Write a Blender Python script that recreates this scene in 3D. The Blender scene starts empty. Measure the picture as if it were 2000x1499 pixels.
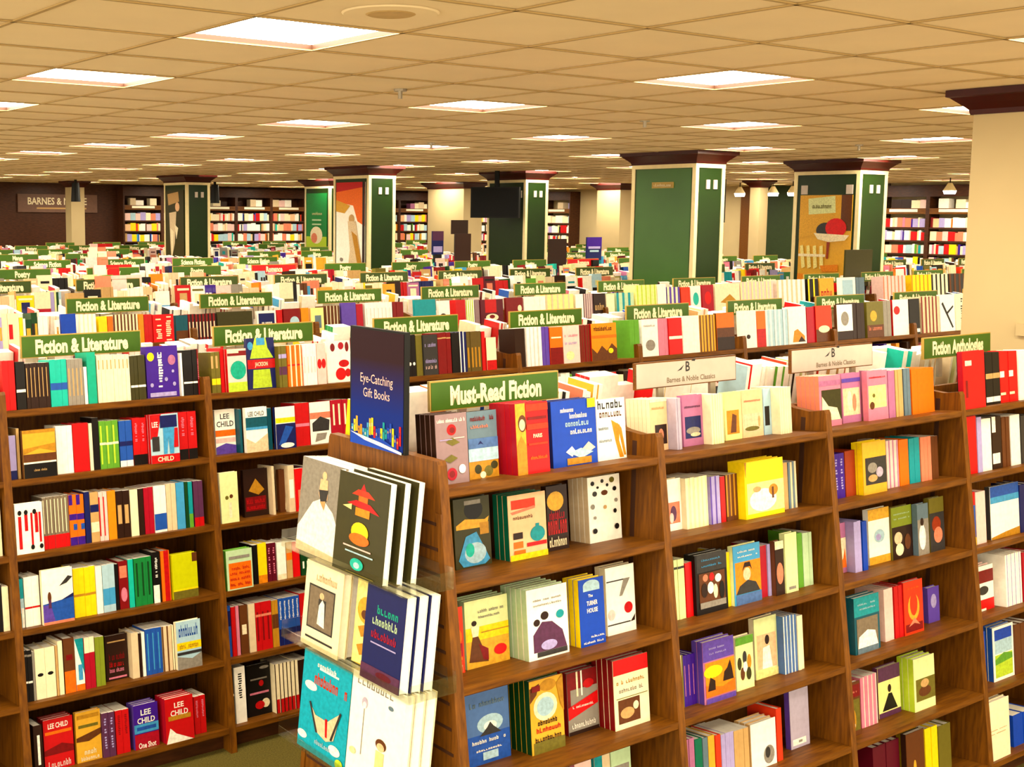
import bpy, bmesh, math, random
from mathutils import Matrix, Vector, Euler
PI = math.pi
sc = bpy.context.scene
COL = sc.collection

# ------------------------------------------------------------------ camera
CAM = Vector((0.0, 0.0, 2.3846))
FPX, YAW, PITCH, ROLL = 2415.7, 0.60928, -0.109583, 0.007087
cy, sy = math.cos(YAW), math.sin(YAW)
FWD = Vector((sy*math.cos(PITCH), cy*math.cos(PITCH), math.sin(PITCH)))
_r = Vector((cy, -sy, 0.0)); _u = _r.cross(FWD)
RGT = math.cos(ROLL)*_r + math.sin(ROLL)*_u
UPV = -math.sin(ROLL)*_r + math.cos(ROLL)*_u
cd = bpy.data.cameras.new('camera'); cam = bpy.data.objects.new('camera', cd); COL.objects.link(cam)
cd.sensor_fit = 'HORIZONTAL'; cd.sensor_width = 36.0; cd.lens = FPX/2000*36.0
cd.shift_x = 0.28351*1000/2000; cd.shift_y = -0.060148*1000/2000
cd.clip_end = 200
mw = Matrix((RGT, UPV, -FWD)).transposed().to_4x4(); mw.translation = CAM
cam.matrix_world = mw
sc.camera = cam

# ------------------------------------------------------------------ world, exposure
W = bpy.data.worlds.new('world'); sc.world = W; W.use_nodes = True
W.node_tree.nodes['Background'].inputs[0].default_value = (1.0, 0.87, 0.64, 1)
W.node_tree.nodes['Background'].inputs[1].default_value = 1.8
sc.view_settings.view_transform = 'Standard'; sc.view_settings.look = 'None'
sc.view_settings.gamma = 1.0; sc.view_settings.use_curve_mapping = False
sc.view_settings.exposure = 0.95
LAMP_STRENGTH = 20.0

# ------------------------------------------------------------------ colours
PAL = {k: v for k, v in (x.split(':') for x in """amber:e8860c beige:dcc39a black:120d0b blue:1f4fa6 bright_red:d6080c brown:5f3212 chartreuse:c3c400 cream:f2e2b8
crimson:a80a22 dark_brown:2a1409 dark_green:0e3d17 dark_grey:33302e dark_olive:37330f dark_red:7a0a0c dark_teal:0b4f5c emerald:06694a gold:dca32a green:157a35
grey:8d8578 grey_brown:7a6a55 lavender:a99cd0 lavender_grey:b3a6b8 leaf_green:5c9a28 lime:b4cf2e maroon:5a0a1c mauve:b0688f mauve_grey:8f7374 mint:b9d3a4 navy:141a55
ochre:b9811a olive:6b611c olive_brown:5d4a1c olive_green:7d8a1f orange:ef6a08 orange_red:dd3410 pale_blue:a8c8d4 pale_lime:dadf9c pale_pink:edc3b8 pale_yellow:f2e28a
peach:f0bd8c pink:d9788f plum:552a4a purple:3a1487 red:c00d10 royal_blue:0b3fae rust:94300e salmon:dd7d5c sea_green:08a383 sky_blue:3f97c8 slate:5f7480
steel_blue:4a6ba0 tan:c39a5e teal:0d8f96 turquoise:12b5a0 cyan:0aa2ba violet:5a3fa0 white:fbf4e4 yellow:f6d308
sign:3a5d0c signdark:33450f gilt:a88a3c wood:6e3d10 ivory:e8d6a0 panel:162c05 panellight:3c6428 crown:3a0a05 printdusk:33101c""".split())}
def lin(c):
    c /= 255.0
    return c/12.92 if c <= 0.04045 else ((c+0.055)/1.055)**2.4
_lc = {}
def rgb(name):
    if name not in _lc:
        h = PAL[name.replace(' ', '_')]
        _lc[name] = (lin(int(h[:2], 16)), lin(int(h[2:4], 16)), lin(int(h[4:], 16)), 1.0)
    return _lc[name]

# ------------------------------------------------------------------ materials
def new_mat(name):
    m = bpy.data.materials.new(name); m.use_nodes = True
    return m, m.node_tree, m.node_tree.nodes['Principled BSDF']
def flat(name, col, rough=0.5, metal=0.0, noise=0.08, scale=20.0):
    m, nt, b = new_mat(name)
    c = rgb(col) if isinstance(col, str) else col
    tc = nt.nodes.new('ShaderNodeTexCoord'); n = nt.nodes.new('ShaderNodeTexNoise'); n.inputs['Scale'].default_value = scale
    nt.links.new(tc.outputs['Object'], n.inputs['Vector'])
    r = nt.nodes.new('ShaderNodeValToRGB')
    r.color_ramp.elements[0].position = .3; r.color_ramp.elements[1].position = .7
    r.color_ramp.elements[0].color = tuple(x*(1-noise) for x in c[:3])+(1,)
    r.color_ramp.elements[1].color = tuple(min(1, x*(1+noise)) for x in c[:3])+(1,)
    nt.links.new(n.outputs['Fac'], r.inputs['Fac']); nt.links.new(r.outputs['Color'], b.inputs['Base Color'])
    b.inputs['Roughness'].default_value = rough; b.inputs['Metallic'].default_value = metal; b.inputs['Specular IOR Level'].default_value = .25
    return m
def wood(name, dark, light, rough=0.35, sx=(1.5, 14, 14)):
    m, nt, b = new_mat(name)
    tc = nt.nodes.new('ShaderNodeTexCoord'); mp = nt.nodes.new('ShaderNodeMapping'); mp.inputs['Scale'].default_value = sx
    n = nt.nodes.new('ShaderNodeTexNoise'); n.inputs['Scale'].default_value = 6; n.inputs['Detail'].default_value = 5
    r = nt.nodes.new('ShaderNodeValToRGB'); r.color_ramp.elements[0].position = .3; r.color_ramp.elements[1].position = .72
    r.color_ramp.elements[0].color = dark; r.color_ramp.elements[1].color = light
    nt.links.new(tc.outputs['Object'], mp.inputs[0]); nt.links.new(mp.outputs[0], n.inputs['Vector'])
    nt.links.new(n.outputs['Fac'], r.inputs[0]); nt.links.new(r.outputs[0], b.inputs['Base Color'])
    b.inputs['Roughness'].default_value = rough; b.inputs['Specular IOR Level'].default_value = .22
    return m
def attr_mat(name, rough, coat=0.0, scale=45, fac=.12, detail=2):
    m, nt, b = new_mat(name)
    a = nt.nodes.new('ShaderNodeVertexColor'); a.layer_name = 'col'
    tc = nt.nodes.new('ShaderNodeTexCoord'); n = nt.nodes.new('ShaderNodeTexNoise'); n.inputs['Scale'].default_value = scale; n.inputs['Detail'].default_value = detail
    mx = nt.nodes.new('ShaderNodeMixRGB'); mx.blend_type = 'MULTIPLY'; mx.inputs[0].default_value = fac
    nt.links.new(tc.outputs['Object'], n.inputs['Vector']); nt.links.new(a.outputs['Color'], mx.inputs[1])
    r = nt.nodes.new('ShaderNodeValToRGB'); r.color_ramp.elements[0].position = .3; r.color_ramp.elements[1].position = .62
    r.color_ramp.elements[0].color = (.25, .2, .15, 1)
    nt.links.new(n.outputs['Fac'], r.inputs[0]); nt.links.new(r.outputs[0], mx.inputs[2]); nt.links.new(mx.outputs[0], b.inputs['Base Color'])
    b.inputs['Roughness'].default_value = rough; b.inputs['Coat Weight'].default_value = coat; b.inputs['Specular IOR Level'].default_value = .2
    return m
M_PRINT = attr_mat('printed_cover', 0.42, 0.05)
M_PICT = attr_mat('printed_picture', 0.42, 0.05, 70, .34, 5)
M_MATT = attr_mat('matt_print', 0.6)
M_WOOD = wood('bookcase_wood', (.085, .025, .0005, 1), (.20, .066, .0015, 1), .5)
M_WOODV = wood('bookcase_side_wood', (.085, .025, .0005, 1), (.20, .066, .0015, 1), .5, (14, 14, 1.5))
M_WOODD = wood('dark_wood', (.035, .010, .003, 1), (.075, .022, .006, 1), .4, (2, 2, 8))
M_PAGE = flat('page_paper', 'white', .8, noise=.04, scale=60)
M_CREAM = flat('cream_paint', (.50, .38, .19, 1), .6, noise=.05, scale=2)
M_IVORY = flat('ivory_trim', 'ivory', .45, noise=.04)
M_GREEN = flat('green_panel', 'panel', .35, noise=.15, scale=2)
M_GREENSHEEN = flat('green_panel_sheen', 'panelsheen', .3, noise=.1, scale=2)  # lighter copy of the panel green, reflected light put into the colour
M_CROWN = flat('crown_paint', 'crown', .35, noise=.1)
M_SIGN = flat('sign_green', 'sign', .4, noise=.06)
M_SIGNG = flat('sign_grey', (.50, .42, .34, 1), .4, noise=.04)
M_GILT = flat('gilt_edge', 'gilt', .4, noise=.1)
M_LETTER = flat('sign_lettering', (.92, .90, .66, 1), .5, noise=.02)
M_LDARK = flat('dark_lettering', (.05, .04, .035, 1), .5, noise=.02)
M_BLACK = flat('black_plastic', (.004, .004, .003, 1), .6, noise=.1)
M_SCREEN = flat('screen_glass', (.002, .002, .002, 1), .7, noise=.1)
M_METAL = flat('bracket_metal', (.35, .3, .22, 1), .35, .8)
M_TILE = flat('ceiling_tile', (.87, .69, .41, 1), .9, noise=.03, scale=3)
M_TBAR = flat('ceiling_bar', (.45, .30, .11, 1), .6, noise=.05, scale=3)
M_CARPET = flat('carpet', (.11, .085, .012, 1), .95, noise=.35, scale=160)
M_RECESS = flat('lamp_recess', (.045, .015, .006, 1), .6)
def acrylic():
    m = bpy.data.materials.new('clear_acrylic'); m.use_nodes = True; nt = m.node_tree; nt.nodes.clear()
    o = nt.nodes.new('ShaderNodeOutputMaterial'); tr = nt.nodes.new('ShaderNodeBsdfTransparent'); gl = nt.nodes.new('ShaderNodeBsdfGlossy')
    mx = nt.nodes.new('ShaderNodeMixShader'); fr = nt.nodes.new('ShaderNodeMath'); fr.operation = 'MULTIPLY'; fr.inputs[1].default_value = .18; lw = nt.nodes.new('ShaderNodeLayerWeight'); nt.links.new(lw.outputs['Facing'], fr.inputs[0])
    tr.inputs[0].default_value = (.96, .97, .93, 1); gl.inputs['Roughness'].default_value = .12
    tc = nt.nodes.new('ShaderNodeTexCoord'); n = nt.nodes.new('ShaderNodeTexNoise'); n.inputs['Scale'].default_value = 4
    ad = nt.nodes.new('ShaderNodeMath'); ad.operation = 'MULTIPLY_ADD'; ad.inputs[1].default_value = .12
    nt.links.new(tc.outputs['Object'], n.inputs['Vector']); nt.links.new(n.outputs['Fac'], ad.inputs[0]); nt.links.new(fr.outputs[0], ad.inputs[2])
    nt.links.new(ad.outputs[0], mx.inputs[0]); nt.links.new(tr.outputs[0], mx.inputs[1]); nt.links.new(gl.outputs[0], mx.inputs[2]); nt.links.new(mx.outputs[0], o.inputs[0])
    return m
M_ACRYL = acrylic()
def emitter(name, col, s):
    m = bpy.data.materials.new(name); m.use_nodes = True; nt = m.node_tree; nt.nodes.clear()
    o = nt.nodes.new('ShaderNodeOutputMaterial'); e = nt.nodes.new('ShaderNodeEmission'); e.inputs[1].default_value = s
    tc = nt.nodes.new('ShaderNodeTexCoord'); n = nt.nodes.new('ShaderNodeTexNoise'); n.inputs['Scale'].default_value = 5
    r = nt.nodes.new('ShaderNodeValToRGB'); r.color_ramp.elements[0].color = tuple(x*.93 for x in col)+(1,); r.color_ramp.elements[1].color = tuple(col)+(1,)
    nt.links.new(tc.outputs['Object'], n.inputs['Vector']); nt.links.new(n.outputs['Fac'], r.inputs[0]); nt.links.new(r.outputs[0], e.inputs[0]); nt.links.new(e.outputs[0], o.inputs[0])
    return m
M_LAMP = emitter('lamp_diffuser', (1.0, .90, .70), LAMP_STRENGTH)
M_BULB = emitter('bulb', (1.0, .9, .8), 30.0)

# ------------------------------------------------------------------ mesh helpers
class MB:
    """collects coloured polygons, boxes and text, builds one mesh"""
    def __init__(s): s.v = []; s.f = []; s.c = []
    def poly(s, pts, col=None):
        i = len(s.v); s.v += [tuple(p) for p in pts]; s.f.append(tuple(range(i, i+len(pts)))); s.c.append(col)
        return s
    def box(s, x0, x1, y0, y1, z0, z1, col=None, faces='xXyYzZ', cols=None):
        i = len(s.v)
        s.v += [(x0,y0,z0),(x1,y0,z0),(x1,y1,z0),(x0,y1,z0),(x0,y0,z1),(x1,y0,z1),(x1,y1,z1),(x0,y1,z1)]
        F = {'z':(0,3,2,1),'Z':(4,5,6,7),'y':(0,1,5,4),'X':(1,2,6,5),'Y':(2,3,7,6),'x':(3,0,4,7)}
        for k in faces:
            s.f.append(tuple(i+j for j in F[k])); s.c.append(cols.get(k, col) if cols else col)
        return s
    def prism(s, prof, x0, x1, col=None):
        """profile of (y, z) counter-clockwise seen from -x, extruded along x"""
        n = len(prof); i = len(s.v)
        s.v += [(x0, y, z) for y, z in prof]+[(x1, y, z) for y, z in prof]
        s.f.append(tuple(range(i, i+n))); s.c.append(col)
        s.f.append(tuple(range(i+2*n-1, i+n-1, -1))); s.c.append(col)
        for k in range(n):
            a, b = i+k, i+(k+1) % n
            s.f.append((a, a+n, b+n, b)); s.c.append(col)
        return s
    def mesh(s, name, mat):
        me = bpy.data.meshes.new(name); me.from_pydata(s.v, [], s.f)
        if any(c is not None for c in s.c):
            a = me.color_attributes.new('col', 'FLOAT_COLOR', 'CORNER')
            buf = []
            for f, c in zip(s.f, s.c):
                buf += list(rgb(c) if isinstance(c, str) else (c or (1,1,1,1)))*len(f)
            a.data.foreach_set('color', buf)
        for m in (mat if isinstance(mat, (list, tuple)) else [mat]): me.materials.append(m)
        me.update(); return me
def link(name, me, parent=None, loc=None, rot=None):
    o = bpy.data.objects.new(name, me); COL.objects.link(o)
    if parent: o.parent = parent
    if loc is not None: o.location = loc
    if rot is not None: o.rotation_euler = rot
    return o
def tag(o, label=None, cat=None, group=None, kind=None):
    if label: o['label'] = label
    if cat: o['category'] = cat
    if group: o['group'] = group
    if kind: o['kind'] = kind
    return o
def fix_normals(me):
    bm = bmesh.new(); bm.from_mesh(me); bmesh.ops.recalc_face_normals(bm, faces=bm.faces); bm.to_mesh(me); bm.free(); return me
_txt = {}
def glyphs(s, bold=.018, res=2):
    """flat letters of a string, normalised to height 1 (cap) and width w"""
    k = (s, bold)
    if k not in _txt:
        cu = bpy.data.curves.new('lettering', 'FONT'); cu.body = s; cu.resolution_u = res; cu.offset = bold
        ob = bpy.data.objects.new('lettering', cu); me = ob.to_mesh()
        vs = [tuple(v.co[:2]) for v in me.vertices]; fs = [tuple(p.vertices) for p in me.polygons]
        ob.to_mesh_clear(); bpy.data.objects.remove(ob); bpy.data.curves.remove(cu)
        x0 = min(v[0] for v in vs); x1 = max(v[0] for v in vs); H = .73
        _txt[k] = ([((x-x0)/H, y/H) for x, y in vs], fs, (x1-x0)/H)
    return _txt[k]
def add_text(mb, s, put, cx, cy_, h, col, wmax=None, xs=None, bold=.018):
    """put(u,v)->3D; centre cx, cap height h, squeezed to at most wmax"""
    vs, fs, w = glyphs(s, bold)
    k = h if xs is None else h*xs
    if wmax and w*k > wmax: k = wmax/w
    i = len(mb.v)
    for x, y in vs: mb.v.append(tuple(put(cx+(x-w/2)*k, cy_+(y-.5)*h)))
    for f in fs: mb.f.append(tuple(i+j for j in f)); mb.c.append(col)
def art_mesh(art, W, H, put, eps=.0003):
    """flat printed picture: put(u,v,layer)->3D with u,v in metres"""
    mb = MB(); cl = lambda a: min(1, max(0, a))
    for li, a in enumerate(art):
        k = a[0]; L = (li+1)*eps
        P = lambda u, v: put(cl(u)*W, cl(v)*H, L)
        if k == 'r': mb.poly([P(a[1],a[2]),P(a[3],a[2]),P(a[3],a[4]),P(a[1],a[4])], a[5])
        elif k == 'e': mb.poly([P(a[1]+a[3]*math.cos(t*PI/9), a[2]+a[4]*math.sin(t*PI/9)) for t in range(18)], a[5])
        elif k == 'p': mb.poly([P(x, y) for x, y in a[1]], a[2])
        elif k == 't': add_text(mb, a[1], lambda x, y: put(cl(x/W)*W, cl(y/H)*H, L), a[2]*W, a[3]*H, a[4]*H*.8, a[5], wmax=W*.96, xs=a[6])
        elif k == 'q':
            rnd = random.Random(int(a[1]*1000+a[2]*7777+a[3]*31)); n = a[6]
            if n == 1:
                m = 12; ws = a[3]-a[1]; y0 = a[2]
                for i in range(m):
                    if rnd.random() < .12: continue
                    y0 = a[2]+a[4]*i/m; k1 = rnd.uniform(0, .3)*ws; k2 = rnd.uniform(.7, 1)*ws
                    mb.poly([P(a[1]+k1,y0),P(a[1]+k2,y0),P(a[1]+k2,y0+a[4]/m*.6),P(a[1]+k1,y0+a[4]/m*.6)], a[5])
            else:
                n = int(n*1.6); st = (a[3]-a[1])/n
                for i in range(n):
                    if n > 9 and rnd.random() < .12: continue
                    hh = a[4]*(1 if rnd.random() < .3 else .7); x = a[1]+i*st; bw = st*.24; sh = rnd.choice('nuoelh')
                    bar = lambda x0, y0, x1, y1: mb.poly([P(x0, y0), P(x1, y0), P(x1, y1), P(x0, y1)], a[5])
                    bar(x, a[2], x+bw, a[2]+hh); tk = a[4]*.2
                    if sh in 'nouhe': bar(x+st*.5, a[2], x+st*.5+bw, a[2]+a[4]*.7)
                    if sh in 'noeh': bar(x, a[2]+a[4]*.7-tk, x+st*.74, a[2]+a[4]*.7)
                    if sh in 'uoel': bar(x, a[2], x+st*.74, a[2]+tk)
    return mb
def project(p):
    d = Vector(p)-CAM; z = d.dot(FWD)
    if z <= .05: return None
    return (1000-283.51+FPX*d.dot(RGT)/z, 749.5-60.148-FPX*d.dot(UPV)/z)
def in_view(p, m=60):
    q = project(p)
    return q is not None and -m < q[0] < 2000+m and -m < q[1] < 1499+m

# ------------------------------------------------------------------ room
H = 3.05; T = .61; GX, GY = 2.1036, 3.676
XL, XR, YN, YF = -3.5, 20.7, -3.0, 25.5
def struct(name, mb, mat, label=None):
    o = link(name, mb.mesh(name, mat)); o['kind'] = 'structure'
    if label: o['label'] = label
    return o
struct('floor', MB().box(XL, XR, YN, YF, -.05, 0), M_CARPET, 'olive green carpet')
lamps = []
for i in range(-8, 31, 4):
    for j in range(-9, 36, 3):
        x, y = GX+i*T, GY+j*T
        if x < XL or x+T > XR-.2 or y < YN or y+T > YF-.2: continue
        lamps.append((i, j))
# some bays carry no lamp where columns stand
i0 = int((XL-GX)/T)-1; i1 = int((XR-GX)/T)+1; j0 = int((YN-GY)/T)-1; j1 = int((YF-GY)/T)+1
c_mb = MB(); g_mb = MB(); lampset = set(lamps)
for i in range(i0, i1+1):
    for j in range(j0, j1+1):
        if (i, j) in lampset: continue
        x, y = GX+i*T, GY+j*T
        xa, xb, ya, yb = max(x, XL), min(x+T, XR), max(y, YN), min(y+T, YF)
        if xa < xb and ya < yb: c_mb.poly([(xa, ya, H), (xa, yb, H), (xb, yb, H), (xb, ya, H)])
ceil = struct('ceiling', c_mb, M_TILE, 'tan suspended ceiling of square tiles')
for i in range(i0, i1+2):
    x = GX+i*T
    if XL < x < XR: g_mb.box(x-.008, x+.008, YN, YF, H-.006, H-.001)
for j in range(j0, j1+2):
    y = GY+j*T
    if YN < y < YF: g_mb.box(XL, XR, y-.008, y+.008, H-.006, H-.0012)
link('ceiling_bars', g_mb.mesh('ceiling_bars', M_TBAR), ceil)
lid = MB().box(XL, XR, YN, YF, H+.12, H+.2)
o = link('deck', lid.mesh('deck', M_WOODD), ceil)
struct('wall_far', MB().box(XL, XR+.1, YF, YF+.1, 0, H), M_WOODD, 'dark brown far wall')
struct('wall_right', MB().box(XR, XR+.1, YN, YF+.1, 0, H), M_CREAM, 'cream right wall')
# lamps: frame, recess and glowing diffuser
fr = MB()
for a, b, c, d in ((-.305,.305,-.305,-.297),(-.305,.305,.297,.305),(-.305,-.297,-.297,.297),(.297,.305,-.297,.297)):
    fr.box(a, b, c, d, -.004, .05)
me_fr = fr.mesh('lamp_frame', M_RECESS)
me_df = MB().poly([(-.297,-.297,.018),(-.297,.297,.018),(.297,.297,.018),(.297,-.297,.018)]).mesh('diffuser', M_LAMP)
ordn = ['first','second','third','fourth','fifth','sixth','seventh','eighth','ninth','tenth','eleventh','twelfth','thirteenth','fourteenth','fifteenth','sixteenth','seventeenth','eighteenth','nineteenth','twentieth','twenty-first','twenty-second','twenty-third','twenty-fourth']
seen_cols = {}
for i, j in sorted(lamps):
    x, y = GX+(i+.5)*T, GY+(j+.5)*T
    if (x, y) == 0: continue
    r = tag(link('ceiling_light', None, loc=(x, y, H)), cat='ceiling light', group='square ceiling lights')
    r.empty_display_size = .1
    link('frame', me_fr, r); link('diffuser', me_df, r)
    q = project((x, y, H)); vis = q and -40 < q[0] < 2040 and q[1] > -20
    seen_cols.setdefault(i, [0, 0]); 
    if vis:
        seen_cols[i][0] += 1
        cix = sorted(set(a for a, b in lamps)).index(i)
        r['label'] = 'square glowing ceiling light, %s one away in the %s lamp line' % (ordn[seen_cols[i][0]-1], ordn[cix])
    else: r['label'] = 'square ceiling light behind or beside the viewer'
# ------------------------------------------------------------------ ceiling fittings
def disc(mb, r, z0, z1, n=32, r2=None):
    r2 = r if r2 is None else r2
    a = [(r*math.cos(t*2*PI/n), r*math.sin(t*2*PI/n), z0) for t in range(n)]
    b = [(r2*math.cos(t*2*PI/n), r2*math.sin(t*2*PI/n), z1) for t in range(n)]
    i = len(mb.v); mb.v += a+b
    for k in range(n):
        q = (k+1) % n; mb.f.append((i+k, i+q, i+n+q, i+n+k)); mb.c.append(None)
    mb.f.append(tuple(range(i+n-1, i-1, -1))); mb.c.append(None)
    mb.f.append(tuple(range(i+n, i+2*n))); mb.c.append(None)
    return mb
sp = tag(link('ceiling_speaker', None, loc=(2.43, 3.36, H)), 'round tan speaker grille in the ceiling beside the nearest lamp', 'ceiling speaker')
link('ring', disc(MB(), .155, -.006, -.001, 40, .162).mesh('ring', M_TILE), sp)
link('grille', disc(MB(), .075, -.009, -.005, 32, .085).mesh('grille', flat('grille_paint', (.55, .36, .13, 1), .6)), sp)
me_sk = disc(disc(MB(), .035, -.012, -.001, 14), .012, -.05, -.012, 10).mesh('sprinkler_head', M_METAL)
for k, (x, y, l) in enumerate(((3.9, 5.3, 'small metal sprinkler head near the second lamp line'), (6.4, 5.9, 'small metal sprinkler head near the third lamp line'), (9.9, 6.6, 'small metal sprinkler head before the yellow poster column'), (6.9, 8.9, 'small metal sprinkler head far along the ceiling'))):
    tag(link('sprinkler_head', me_sk, loc=(x, y, H)), l, 'sprinkler')
me_rod = MB().box(-.02, .02, -.02, .02, -.06, 0).mesh('rod', M_BLACK)
me_can = disc(MB(), .09, -.42, -.06, 14, .07).mesh('can', M_BLACK)
for k, (x, y, n) in enumerate(((9.0, 22.6, 'first'), (11.6, 21.9, 'second'), (13.1, 20.7, 'third'), (14.6, 20.4, 'fourth'))):
    r = tag(link('track_spotlight', None, loc=(x, y, H)), 'black spotlight hanging before the far wall, %s from the left end' % n, 'spotlight', 'black spotlights')
    link('rod', me_rod, r); link('can', me_can, r)

# ------------------------------------------------------------------ columns
def column(x, y, sx, sy_, core, label, crown=True, trims=True, slots=True):
    r = link('column', None, loc=(x, y, 0)); tag(r, label, 'column', kind='structure')
    link('core', MB().box(0, sx, 0, sy_, 0, H-.12).mesh('core', core), r)
    if trims:
        t = .045
        for a, b in ((0, 0), (0, 1), (1, 0), (1, 1)):
            xa = a*(sx-t+.016)-.008; ya = b*(sy_-t+.016)-.008
            link('corner_trim', MB().box(xa, xa+t, ya, ya+t, 0, H-.16).mesh('corner_trim', M_IVORY), r)
        link('top_trim', MB().box(-.01, sx+.01, -.01, sy_+.01, H-.165, H-.12).mesh('top_trim', M_IVORY), r)
    if crown:
        m = MB(); lv = [(.012, H-.125), (.018, H-.10), (.05, H-.07), (.085, H-.04), (.10, H-.035), (.10, H-.002)]
        for (d0, z0), (d1, z1) in zip(lv, lv[1:]):
            P = lambda d, z: [(-d,-d,z),(sx+d,-d,z),(sx+d,sy_+d,z),(-d,sy_+d,z)]
            A, B = P(d0, z0), P(d1, z1)
            for k in range(4): m.poly([A[k], A[(k+1)%4], B[(k+1)%4], B[k]])
        m.poly([(-.012,-.012,H-.125),(-.012,sy_+.012,H-.125),(sx+.012,sy_+.012,H-.125),(sx+.012,-.012,H-.125)])
        link('crown_moulding', m.mesh('crown_moulding', M_CROWN), r)
    if slots:
        for k in (.42, .68):
            link('wall_fitting', MB().box(sx*k-.025, sx*k+.025, -.012, 0, H-.37, H-.28).mesh('wall_fitting', M_SIGNG), r)
        if slots == 2:
            for k in (.14, .84):
                link('wall_fitting', MB().box(-.012, 0, sy_*k-.04, sy_*k+.04, H-.38, H-.28).mesh('wall_fitting', M_SIGNG), r)
    return r
SX, SY = .42, .82
c1 = column(9.58, 8.15, SX, SY, M_GREEN, 'green panelled column with ivory corners, blank face with a small gold plaque')
column(12.12, 8.05, SX+.08, SY, M_GREEN, 'green column with ivory corners carrying the yellow poster', slots=2)
column(11.98, 13.25, SX, SY, M_GREEN, 'green column with ivory corners behind the black television', slots=2)
column(9.33, 13.35, SX, SY, M_GREEN, 'green column with ivory corners carrying the orange and white poster')
column(9.25, 18.45, SX, SY, M_GREEN, 'far green column with ivory corners carrying the dark statue poster')
column(12.15, 18.6, SX, SY, M_GREEN, 'far green column with ivory corners carrying the bright green poster')
column(9.3, 23.6, .28, .3, M_CREAM, 'slim cream column before the dark far wall', trims=False, slots=0)
column(14.9, 18.2, .45, 1.1, M_CREAM, 'cream column right of the hanging dark screen', trims=False, slots=0)
column(17.5, 13.5, .22, .2, M_CREAM, 'cream column between the pendant lamps', trims=False, slots=0)
column(17.4, 16.6, .4, .6, M_CREAM, 'cream column left of the blank green column', trims=False, slots=0)
column(6.22, 1.0, .9, 2.5, M_CREAM, 'large cream pillar with dark red crown at the right edge', trims=False, slots=0)
link('sheen_panel', MB().box(-.003, 0, .05, SY-.05, .3, H-.17).mesh('sheen_panel', M_GREENSHEEN), c1)  # thin sheet that paints the reflection on this column's left face
# plaque and studs on the blank column
pp = tag(link('wall_plate', MB().box(-.02, 0, -.035, .035, 0, .06).mesh('wall_plate', M_CREAM), loc=(6.22, 3.17, 1.815)), 'small tan plate low on the large cream pillar', 'wall plate')  # plain tan plate on the pillar
pl = tag(link('plaque', None, loc=(9.58, 8.56, 2.72)), 'small gold plaque high on the blank green column', 'plaque')
link('plate', MB().box(-.012, 0, -.14, .14, -.03, .03).mesh('plate', M_GILT), pl)
pm = art_mesh([('q',.1,.25,.9,.5,'cream',7)], .28, .06, lambda u, v, l: (-.0125-l, .14-u, v-.03)); link('lettering', pm.mesh('lettering', M_MATT), pl)
me_st = disc(MB(), .028, -.01, .01, 12).mesh('stud', M_IVORY)
for k, yy, w in ((0, 8.86, 'far'), (1, 8.28, 'near')):
    o = tag(link('wall_stud', me_st, loc=(9.565, yy, 1.72), rot=(0, PI/2, 0)), 'white round stud low on the blank green column, %s one' % w, 'stud')

def wall_poster(x, y0, y1, z0, z1, base, art, label):
    r = tag(link('wall_poster', MB().box(-.012, 0, -(y1-y0), 0, 0, z1-z0, base).mesh('wall_poster', M_PRINT), loc=(x, y1, z0)), label, 'poster')
    am = art_mesh(art, y1-y0, z1-z0, lambda u, v, l: (-.012-l*4, -u, v))
    link('printed_picture', am.mesh('printed_picture', M_PICT), r)
    return r
wall_poster(9.33, 13.42, 14.1, 1.55, 2.84, 'white', [('r',0,.86,1,1,'red'),('p',[(0,.9),(1,.95),(1,.55),(.75,.6),(.6,.76),(0,.8)],'orange'),('p',[(0,.82),(.5,.76),(.3,.68),(0,.7)],'gold'),('e',.55,.62,.1,.05,'tan'),('p',[(.42,.6),(.7,.6),(.85,.3),(.9,0),(.4,0),(.5,.3)],'beige'),('p',[(.55,.5),(.75,.45),(.95,.1),(.8,.1)],'ochre'),('r',.93,0,1,1,'dark brown'),('e',.2,.2,.05,.02,'grey'),('e',.35,.12,.04,.02,'grey'),('e',.25,.06,.04,.02,'tan')], 'tall orange and white poster with a draped statue')
wall_poster(12.12, 8.12, 8.78, 1.68, 2.66, 'gold', [('r',0,0,1,.1,'amber'),('r',.8,.6,1,1,'brown'),('p',[(0,.5),(.6,.6),(.8,1),(0,1)],'gold'),('p',[(.18,.78),(.7,.8),(.68,.99),(.16,.96)],'pale lime'),('q',.25,.85,.62,.05,'olive',7),('e',.52,.6,.18,.09,'dark grey'),('e',.72,.63,.2,.11,'bright red'),('p',[(.3,.57),(.98,.55),(.9,.49),(.6,.47),(.38,.5)],'cream'),('p',[(.56,.47),(.62,.47),(.6,.28),(.56,.28)],'rust')]+[('p',[(.04+k*.13,.42),(.1+k*.13,.43),(.16+k*.12,.18),(.09+k*.12,.16)],'pale yellow') for k in range(4)]+[('r',.02,.3,.55,.33,'cream'),('p',[(.45,.2),(.8,.22),(.8,.14),(.5,.13)],'amber')], 'yellow poster with a red bowl, candles and a name card')
wall_poster(9.25, 18.53, 19.2, 1.55, 2.8, 'dark olive', [('p',[(.1,.95),(.7,.98),(.75,.85),(.15,.8)],'tan'),('e',.65,.78,.12,.06,'peach'),('p',[(.2,.7),(.6,.72),(.5,.3),(.3,.05),(.25,.3)],'beige'),('p',[(.25,.5),(.45,.45),(.35,.1)],'cream'),('p',[(.5,.55),(.7,.5),(.6,.35)],'cream'),('r',.15,.04,.75,.08,'beige')], 'tall dark poster with a pale statue')
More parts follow.
